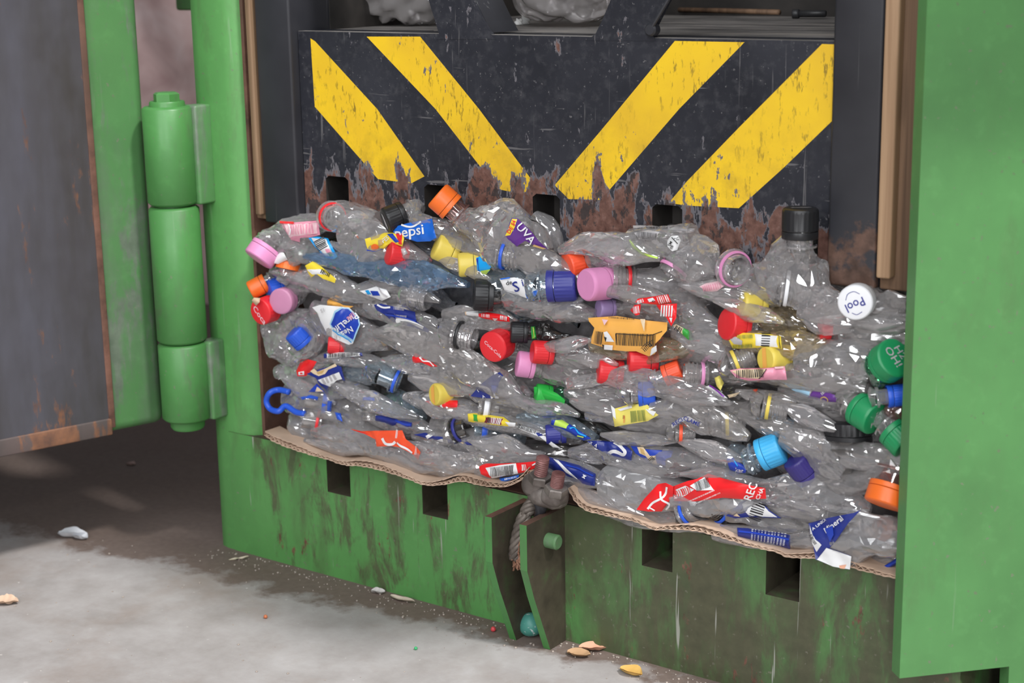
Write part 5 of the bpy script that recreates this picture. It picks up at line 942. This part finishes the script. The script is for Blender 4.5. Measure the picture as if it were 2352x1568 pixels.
for layer, y in ((0, 0.048),):
    for row in range(7):
        for c_ in range(7):
            z = 0.174 + row * 0.040 + rs.uniform(-0.002, 0.002) + 0.012 * (layer % 2)
            x = -0.325 + c_ * 0.150 + (row % 2) * 0.045 + rs.uniform(-0.006, 0.006)
            lim = 0.42 if x < 0.33 else 0.38
            if z < lim and -0.315 < x < 0.40: spots.append((x, y + rs.uniform(-0.002, 0.002), z))
for i, (x, y, z) in enumerate(spots):
    p = protos[i % 8]
    if i < 8: o = p
    else:
        o = p.copy(); COL.objects.link(o)
        for ch in p.children:
            q = ch.copy(); COL.objects.link(q); q.parent = o
    o.location = (x, y, z); o.rotation_euler = (rs.uniform(-0.5, 0.5), rs.uniform(-0.12, 0.12), rs.uniform(-0.06, 0.06) + (math.pi if rs.random() < 0.5 else 0))
# flattened bottles lying across the face of the bale
FT = 'flattened clear bottle without cap or label, lying across the face of the bale'
for k, (x0, y0, x1, y1, hw, yy, mt) in enumerate((
    (620, 620, 770, 668, 16, 0.000, 'clear'), (760, 560, 900, 610, 20, 0.002, 'clear'), (850, 640, 1010, 690, 20, 0.000, 'dusty'), (1000, 590, 1130, 640, 16, -0.004, 'clear'),
    (1180, 715, 1340, 690, 18, -0.002, 'clear'), (1330, 655, 1560, 690, 18, -0.006, 'dusty'), (1560, 650, 1720, 690, 22, -0.004, 'clear'), (1640, 690, 1800, 740, 22, -0.008, 'clear'),
    (1560, 780, 1700, 830, 26, -0.002, 'clear'), (1860, 735, 2075, 745, 15, -0.006, 'clear'), (1300, 820, 1420, 835, 14, -0.006, 'dusty'), (1240, 800, 1360, 780, 18, -0.006, 'clear'),
    (640, 860, 770, 930, 18, 0.000, 'clear'), (760, 880, 960, 960, 20, -0.004, 'clear'), (940, 870, 1100, 900, 22, 0.000, 'clear'), (1150, 915, 1330, 950, 20, -0.004, 'clear'),
    (1310, 920, 1420, 950, 18, -0.002, 'dusty'), (1480, 895, 1680, 925, 18, -0.006, 'clear'), (1690, 900, 1830, 925, 16, -0.004, 'dusty'), (1800, 930, 1940, 990, 22, -0.006, 'clear'),
    (1560, 1010, 1720, 1060, 20, -0.006, 'clear'), (1380, 1000, 1560, 1015, 16, -0.004, 'dusty'), (1560, 1085, 1780, 1110, 16, -0.008, 'clear'), (1900, 1050, 2060, 1075, 20, -0.004, 'clear'),
    (1080, 1010, 1250, 1045, 20, -0.006, 'clear'), (1280, 1110, 1480, 1180, 18, -0.008, 'clear'), (1800, 1150, 1960, 1195, 18, -0.006, 'clear'), (700, 1010, 860, 1040, 16, -0.006, 'clear'))):
    r_ = random.Random(k); n_ = 5; sp = []
    for i in range(n_):
        u = i / (n_ - 1); sp.append((x0 + (x1 - x0) * u, y0 + (y1 - y0) * u + r_.uniform(-4, 4), hw * (0.30, 0.9, 1.15, 0.95, 0.25)[i]))
    B(FT, sp, yy, 0.007, mt, amp=0.004, lam=0.042, group='flattened uncapped bottles across the face')
# the packed mass behind them
V, n, m = [], 60, 34
for j in range(m):
    for i in range(n): V.append((-0.378 + 0.785 * i / (n - 1), 0.086, 0.152 + 0.262 * j / (m - 1)))
V = np.array(V); V[:, 1] += fold(V, 77, 0.045, 0.010, 8) + fold(V, 78, 0.02, 0.004, 6)
f = [[j * n + i, j * n + i + 1, (j + 1) * n + i + 1, (j + 1) * n + i] for j in range(m - 1) for i in range(n - 1)]
k = len(V); Vb = V.copy(); Vb[:, 1] = 0.3; V = np.vstack([V, Vb])
ring = [i for i in range(n)] + [j * n + n - 1 for j in range(1, m)] + [(m - 1) * n + i for i in range(n - 2, -1, -1)] + [j * n for j in range(m - 2, 0, -1)]
f += [[ring[i], ring[(i + 1) % len(ring)], ring[(i + 1) % len(ring)] + k, ring[i] + k][::-1] for i in range(len(ring))]
t = NT('packed_plastic_depth'); n2 = t.noise(30, 5, 0.65)
pk = t.done(t.bsdf(t.ramp(n2, [(0.3, (0.10, 0.095, 0.097)), (0.5, (0.24, 0.23, 0.235)), (0.72, (0.40, 0.385, 0.39))]), 0.25, bump=n2, bstr=0.4))
o = mesh('packed_plastic', V, f, pk, None, np.array([0, 0.1, 0.15]), sharp=40); o['kind'] = 'stuff'; tag(o, 'packed mass of crushed plastic behind the bottles in the press', 'plastic waste')
# ------------------------------------------------------------------ corrugated cardboard under the bale
def cardboard(label, line, Y0, Y1, th):
    c = catmull([P(x, y, Y0) for x, y in line], 10); L = np.linalg.norm(np.diff(c, axis=0), axis=1); s = np.concatenate([[0], np.cumsum(L)])
    n = int(s[-1] / 0.0011); u = np.linspace(0, s[-1], n); X = np.interp(u, s, c[:, 0]); Z = np.interp(u, s, c[:, 2])
    t_ = np.stack([np.gradient(X), np.gradient(Z)], 1); t_ /= np.linalg.norm(t_, axis=1)[:, None]; nx, nz = -t_[:, 1], t_[:, 0]
    thk = th * (0.75 + 0.25 * np.sin(u / 0.021)); rg = 0.0005 * np.sin(u / 0.0031) + 0.0006 * np.sin(u / 0.0013 + 1)
    base = np.array([X.mean(), Y0, Z.mean()]); root = thing('cardboard_sheet', label, 'cardboard', base)
    def ribbon(name, lo, hi):
        V = []
        for off, y in ((lo, Y0), (hi, Y0), (hi, Y1), (lo, Y1)):
            for i in range(n): V.append((X[i] + nx[i] * off[i], y + (rg[i] if y == Y0 else 0), Z[i] + nz[i] * off[i]))
        f = []
        for k in range(4):
            k2 = (k + 1) % 4; f += [[k * n + i, k * n + i + 1, k2 * n + i + 1, k2 * n + i] for i in range(n - 1)]
        f += [[0, n, 2 * n, 3 * n], [n - 1, 4 * n - 1, 3 * n - 1, 2 * n - 1]]
        mesh(name, V, f, M['card'], root, smooth=False)
    z0 = np.zeros(n); w = 0.0009
    ribbon('liner', z0, z0 + w); ribbon('liner', thk - w, thk)
    ph = 0.5 + 0.5 * np.sin(u * 2 * np.pi / 0.0066); ph = ph * (0.75 + 0.25 * np.sin(u / 0.017 + 2)); fl = w * 0.6 + (thk - 2.1 * w) * ph
    ribbon('fluting', fl, fl + 0.0007)
    return root
cardboard('wavy brown cardboard sheet edge under the bale, left of the rope clamp',
          [(606, 1000), (640, 1020), (700, 1041), (750, 1055), (790, 1068), (830, 1071), (880, 1082), (930, 1098), (975, 1114), (1020, 1113), (1060, 1106), (1110, 1116), (1160, 1118), (1195, 1104), (1222, 1082)], -0.019, 0.006, 0.0078)
cardboard('brown cardboard sheet edge under the bale, right of the rope clamp',
          [(1303, 1122), (1322, 1152), (1345, 1172), (1400, 1186), (1460, 1199), (1500, 1216), (1540, 1216), (1600, 1220), (1660, 1236), (1720, 1254), (1780, 1268), (1810, 1280), (1850, 1282), (1900, 1287), (1970, 1308), (2060, 1330), (2090, 1337)], -0.019, 0.006, 0.0066)

# ------------------------------------------------------------------ wire rope and its clamp at the middle of the sill
yr = -0.030
path = catmull([P(x, y, yy) for x, y, yy in ((1246, 1120, 0.0), (1232, 1145, -0.018), (1212, 1172, yr), (1196, 1210, yr - 0.004), (1187, 1250, yr - 0.006), (1184, 1282, yr - 0.006))], 10)
rope = thing('wire_rope', 'frayed grey wire rope hanging between the two green ribs', 'rope', P(1187, 1250, yr))
for k in range(6):
    pts = []
    for i, p in enumerate(path):
        d = path[min(i + 1, len(path) - 1)] - path[max(i - 1, 0)]; u, v, a_ = frame(d); q = 2 * math.pi * (k / 6 + i / 26.0)
        pts.append(p + (u * math.cos(q) + v * math.sin(q)) * 0.0046)
    mesh('strand', *tube(pts, 0.0031, 8), M['rope'], rope)
rs = random.Random(3); V, Fc = [], []
for k in range(46):
    s = P(1188 + rs.uniform(-12, 14), 1240 + rs.uniform(0, 40), yr - 0.006 + rs.uniform(-0.006, 0.004)); e_ = P(1190 + rs.uniform(-13, 16), 1285 + rs.uniform(0, 28), yr - 0.007 + rs.uniform(-0.007, 0.005))
    m_ = (s + e_) / 2 + np.array([rs.uniform(-0.004, 0.004), rs.uniform(-0.003, 0.003), 0]); v, f = tube(catmull([s, m_, e_], 4), 0.0010, 5)
    Fc += [[i + len(V) for i in q] for q in f]; V += list(v)
o = mesh('frayed_end', V, Fc, M['fray'], rope); o['label'] = 'rust brown frayed fibres'
base = P(1250, 1130, -0.03)
clamp = thing('rope_clamp', 'cast rope clamp with two rusty threaded studs over the sill gap', 'clamp', base)
def lump(name, c, rx, ry, rz, mat, seed, parent):
    bm = bmesh.new(); bmesh.ops.create_icosphere(bm, subdivisions=4, radius=1); V = np.array([tuple(v.co) for v in bm.verts]); f = [[v.index for v in q.verts] for q in bm.faces]; bm.free()
    V = np.sign(V) * np.abs(V) ** 0.72; V = V * np.array([rx, ry, rz]); V = V + (V / np.linalg.norm(V, axis=1)[:, None]) * (fold(V, seed, 0.03, 0.0026, 5) + fold(V, seed + 1, 0.012, 0.0012, 5))[:, None]
    return mesh(name, V + np.asarray(c), f, mat, parent)
v1 = [P(1235, 1128, -0.030), P(1276, 1142, -0.032)]
lump('saddle', (v1[0] + v1[1]) / 2 + np.array([0, 0.002, -0.002]), 0.0225, 0.012, 0.0115, M['cast'], 5, clamp)
lump('saddle_lug', P(1230, 1112, -0.030), 0.012, 0.0115, 0.013, M['cast'], 8, clamp)
lump('saddle_lug', P(1272, 1140, -0.034), 0.012, 0.0105, 0.010, M['cast'], 9, clamp)
mesh('saddle_foot', *tube([P(1238, 1140, -0.030), P(1243, 1168, -0.028), P(1236, 1186, -0.026)], [0.008, 0.006, 0.005], 12), M['rail'], clamp)
for (px, py, yy, L_) in ((1240, 1098, -0.034, 0.021), (1277, 1125, -0.040, 0.016)):
    p = P(px, py, yy); ax = axis(82, 28)
    hexn = lathe(p - ax * 0.004, ax, [(0.0112, 0), (0.0118, 0.001), (0.0118, 0.0078), (0.0105, 0.009)], 6)
    mesh('nut', *hexn, M['cast'], clamp, sharp=30)
    pr = []
    for i in range(9): pr += [(0.0058, i * L_ / 9), (0.0068, (i + 0.5) * L_ / 9)]
    mesh('stud', *lathe(p + ax * 0.004, ax, pr + [(0.005, L_)], 20), M['stud'], clamp, sharp=60)

# ------------------------------------------------------------------ inside the upper opening
def bag(label, c, r, seed, mat, name='plastic_bag', cat='bag'):
    bm = bmesh.new(); bmesh.ops.create_icosphere(bm, subdivisions=5, radius=1); V = np.array([tuple(v.co) for v in bm.verts]); f = [[v.index for v in q.verts] for q in bm.faces]; bm.free()
    tp = np.clip(V[:, 2], 0, 1); V[:, :2] *= (1 - 0.78 * tp ** 1.4)[:, None]; V[:, 2] += 0.55 * tp ** 2
    V = V * np.array(r); V = V * (1 + 0.05 * np.sin(V @ np.array([30, 22, 41.0]) + seed))[:, None] + (V / np.linalg.norm(V, axis=1)[:, None]) * (fold(V, seed, 0.06, 0.010, 6) + fold(V, seed + 1, 0.024, 0.007, 5, np.array([1, 1, 0.35]), 1.0))[:, None]
    V[:, 2] = np.maximum(V[:, 2], -r[2] * 0.92)
    o = mesh(name, V + np.asarray(c), f, mat, None, np.asarray(c) - np.array([0, 0, r[2] * 0.92]), sharp=50); return tag(o, label, cat)
t = NT('grey_film'); n2 = t.noise(14, 4)
film = pet('grey_bag_film', (0.86, 0.84, 0.84), (0.66, 0.62, 0.61), 1.0, 0.16)
c0 = P(935, 60, 0.18); c0[2] = 0.6165 + 0.075 * 0.92; bag('crumpled grey plastic bag on the ram shelf, left of the black strut', c0, (0.075, 0.055, 0.075), 21, film)
c0 = P(1290, 40, 0.20); c0[2] = 0.6165 + 0.085 * 0.92 + 0.004; bag('bulging grey plastic bag on the ram shelf between the black struts', c0, (0.085, 0.06, 0.085), 34, film)
dk = plain('dark_pin_metal', (0.03, 0.03, 0.032), 0.4)
def g3(px, py, z=0.6165): return G(px, py, z)
q = g3(1850, 42); r_ = thing('loose_bolt', 'small black bolt lying on the ram shelf at the right', 'bolt', q)
mesh('shank', *lathe(q + np.array([-0.012, 0, 0.005]), (1, 0.25, 0), [(0.004, 0), (0.004, 0.034), (0.003, 0.035)], 14), dk, r_)
mesh('bolt_head', *lathe(q + np.array([-0.016, -0.001, 0.005]), (1, 0.25, 0), [(0.0055, 0), (0.006, 0.001), (0.006, 0.007), (0.005, 0.008)], 6), dk, r_)
a_, b_ = g3(1560, 30), g3(1790, 36); a_[2] += 0.004; b_[2] += 0.004
tag(mesh('stick', *tube([a_, (a_ + b_) / 2 + np.array([0, 0.004, 0.0]), b_], 0.0032, 8), M['wood'], None, a_ - np.array([0, 0, 0.004])), 'thin brown stick lying on the ram shelf', 'stick')
wf = plain('white_foam', (0.82, 0.82, 0.80), 0.8)
for i, (px, py, s_, lab) in enumerate(((1192, 57, 0.0045, 'left one of two white foam crumbs before the bag on the shelf'), (1207, 55, 0.0055, 'right one of two white foam crumbs before the bag on the shelf'), (1892, 13, 0.006, 'white foam crumb on the ram shelf by the right rail'), (1840, 4, 0.006, 'white foam crumb farthest back on the ram shelf'))):
    q = g3(px, py); bm = bmesh.new(); bmesh.ops.create_icosphere(bm, subdivisions=3, radius=s_); V = np.array([tuple(v.co) for v in bm.verts]); f = [[v.index for v in k.verts] for k in bm.faces]; bm.free()
    V *= (1 + 0.25 * np.sin(V @ np.array([900, 700, 1100.0]) + i))[:, None]; V[:, 2] = np.maximum(V[:, 2], -s_ * 0.6)
    tag(mesh('foam_crumb', V + q + np.array([0, 0, s_ * 0.6]), f, wf, None, q), lab, 'foam crumb', 'foam crumbs on the shelf')

# ------------------------------------------------------------------ behind the hinge gap
t = NT('pink_film_bale_skin'); n2 = t.noise(7, 5, 0.6, None, 0.6)
pkm = t.done(t.bsdf(t.ramp(n2, [(0.3, (0.42, 0.27, 0.27)), (0.5, (0.62, 0.45, 0.44)), (0.7, (0.75, 0.62, 0.62))]), 0.35))
V, n = [], 26
bmv, bmf = box(-2.5, -1.05, 1.0, 1.7, 0.0, 0.9)
bm = bmesh.new(); bv = [bm.verts.new(x) for x in bmv]; [bm.faces.new([bv[i] for i in q]) for q in bmf]; bmesh.ops.subdivide_edges(bm, edges=bm.edges[:], cuts=28, use_grid_fill=True); bm.verts.index_update()
V = np.array([tuple(v.co) for v in bm.verts]); f = [[v.index for v in q.verts] for q in bm.faces]; bm.free()
cc = V - np.array([-1.78, 1.35, 0.45]); V = V + cc / np.linalg.norm(cc, axis=1)[:, None] * fold(V, 61, 0.22, 0.03, 7)[:, None]; V[:, 2] = np.maximum(V[:, 2], 0.0)
tag(mesh('film_bale', V, f, pkm, None, np.array([-1.78, 1.35, 0]), sharp=50), 'pinkish bale of plastic film seen through the gap behind the hinge', 'bale')

# ------------------------------------------------------------------ litter on the floor
def leaf(label, px, py, L_, Wd, ang, col, curl, seed, name='dry_leaf', cat='leaf', pts=None):
    q = G(px, py); V, f, n, m = [], [], 18, 9; ca, sa = math.cos(ang), math.sin(ang)
    for i in range(n):
        u = i / (n - 1); w = Wd * math.sin(math.pi * min(1, u * 0.94 + 0.04)) ** 0.8
        for k in range(m):
            v = k / (m - 1) * 2 - 1; x = (u - 0.5) * L_; y = v * w
            z = 0.0016 + curl * (abs(v) ** 1.5) * w + curl * 0.35 * L_ * (u - 0.45) ** 2 * 1.6
            V.append((x * ca - y * sa, x * sa + y * ca, z))
    V = np.array(V); V[:, 2] += np.abs(fold(V, seed, 0.014, 0.0022, 5)); V[:, 0] += fold(V, seed + 5, 0.012, 0.0016, 4); V[:, 1] += fold(V, seed + 9, 0.012, 0.0014, 4); V[:, 2] -= V[:, 2].min() - 0.0008; k0 = n * m
    V2 = V.copy(); V2[:, 2] -= 0.0007; V = np.vstack([V, V2])
    for i in range(n - 1):
        for k in range(m - 1):
            a = i * m + k; f.append([a, a + 1, a + m + 1, a + m]); f.append([k0 + a, k0 + a + m, k0 + a + m + 1, k0 + a + 1])
    o = mesh(name, V + q, f, plain(name + '_' + str(seed), col, 0.7, 0.25), None, q); return tag(o, label, cat)
leaf('curled peach coloured dry leaf against the sill foot', 1362, 1494, 0.028, 0.0085, 0.5, (0.62, 0.34, 0.22), 0.7, 3)
leaf('brownish dry leaf partly under the curled peach one', 1330, 1506, 0.026, 0.0085, 0.2, (0.46, 0.28, 0.15), 0.5, 4)
leaf('yellow ochre curled dry leaf lying on the dirt at the bottom', 1450, 1549, 0.027, 0.008, -0.1, (0.62, 0.38, 0.10), 0.8, 5)
leaf('pale tan dry leaf on the concrete at the left edge', 12, 1386, 0.032, 0.011, 0.4, (0.60, 0.42, 0.30), 0.5, 6)
leaf('long pale husk lying along the sill foot left of the ribs', 925, 1379, 0.036, 0.004, 0.0, (0.55, 0.46, 0.37), 0.5, 7, 'husk', 'husk')
leaf('small grey paper scrap beside the long pale husk', 868, 1362, 0.016, 0.006, 0.3, (0.55, 0.52, 0.50), 0.6, 8, 'paper_scrap', 'paper')
leaf('straw coloured sliver by the foot of the green post', 548, 1285, 0.024, 0.0022, 0.9, (0.60, 0.52, 0.40), 0.3, 9, 'straw', 'straw')
leaf('larger half of the torn white paper scrap on the shaded floor', 165, 1233, 0.036, 0.010, 0.45, (0.62, 0.63, 0.66), 1.0, 10, 'paper_scrap', 'paper')
leaf('smaller half of the torn white paper scrap on the shaded floor', 186, 1238, 0.022, 0.008, 0.1, (0.62, 0.63, 0.66), 0.9, 11, 'paper_scrap', 'paper')
leaf('pinkish chip on the dark floor below the door hinge', 302, 1067, 0.014, 0.005, 0.3, (0.40, 0.27, 0.24), 0.4, 12, 'chip', 'chip')
def bead(label, px, py, r, col, name, cat, mat=None):
    q = G(px, py); bm = bmesh.new(); bmesh.ops.create_icosphere(bm, subdivisions=4, radius=r); V = np.array([tuple(v.co) for v in bm.verts]); f = [[v.index for v in k.verts] for k in bm.faces]; bm.free()
    V *= (1 + 0.05 * np.sin(V @ (np.array([2.1, 1.3, 1.9]) / r)))[:, None]
    return tag(mesh(name, V + q + np.array([0, 0, r * 0.98]), f, mat or plain(cat + name, col, 0.45), None, q), label, cat)
bead('small red plastic pellet on the dirt left of the ribs', 1133, 1450, 0.0028, (0.60, 0.06, 0.07), 'pellet', 'pellet')
bead('tiny green plastic pellet on the concrete', 955, 1492, 0.0018, (0.05, 0.40, 0.15), 'pellet', 'pellet')
bead('tiny orange brown pellet on the concrete at lower left', 610, 1420, 0.0022, (0.50, 0.15, 0.06), 'pellet', 'pellet')
t = NT('teal_speckled_rubber'); n2 = t.noise(190, 3, 0.6)
tm = t.done(t.bsdf(t.mix(t.thr(n2, 0.60, 0.66), (0.07, 0.27, 0.22), (0.55, 0.60, 0.58)), 0.45))
bead('teal speckled ball on the floor between the two green ribs', 1219, 1460, 0.0125, None, 'ball', 'ball', tm)
rs = random.Random(9); V, Fc = [], []
for k in range(420):
    x = rs.uniform(-0.46, 0.30); y = -abs(rs.gauss(0, 0.022)) - 0.004; r = rs.choice([0.0006, 0.0008, 0.0010, 0.0014])
    if rs.random() < 0.35: x, y = rs.uniform(-0.6, 0.25), rs.uniform(-0.5, -0.03)
    v, f = lathe((x, y, 0), (0, 0, 1), [(r * 0.8, 0), (r, r * 0.5), (r * 0.5, r)], 5); Fc += [[i + len(V) for i in q] for q in f]; V += list(v)
o = mesh('grit', V, Fc, plain('pale_grit', (0.34, 0.29, 0.25), 0.8, 0.6), None, np.array([0, -0.1, 0]), smooth=False); o['kind'] = 'stuff'; tag(o, 'pale grit and crumbs scattered along the foot of the sill', 'grit')
for o in bpy.data.objects:
    if '_b' in o: del o['_b']
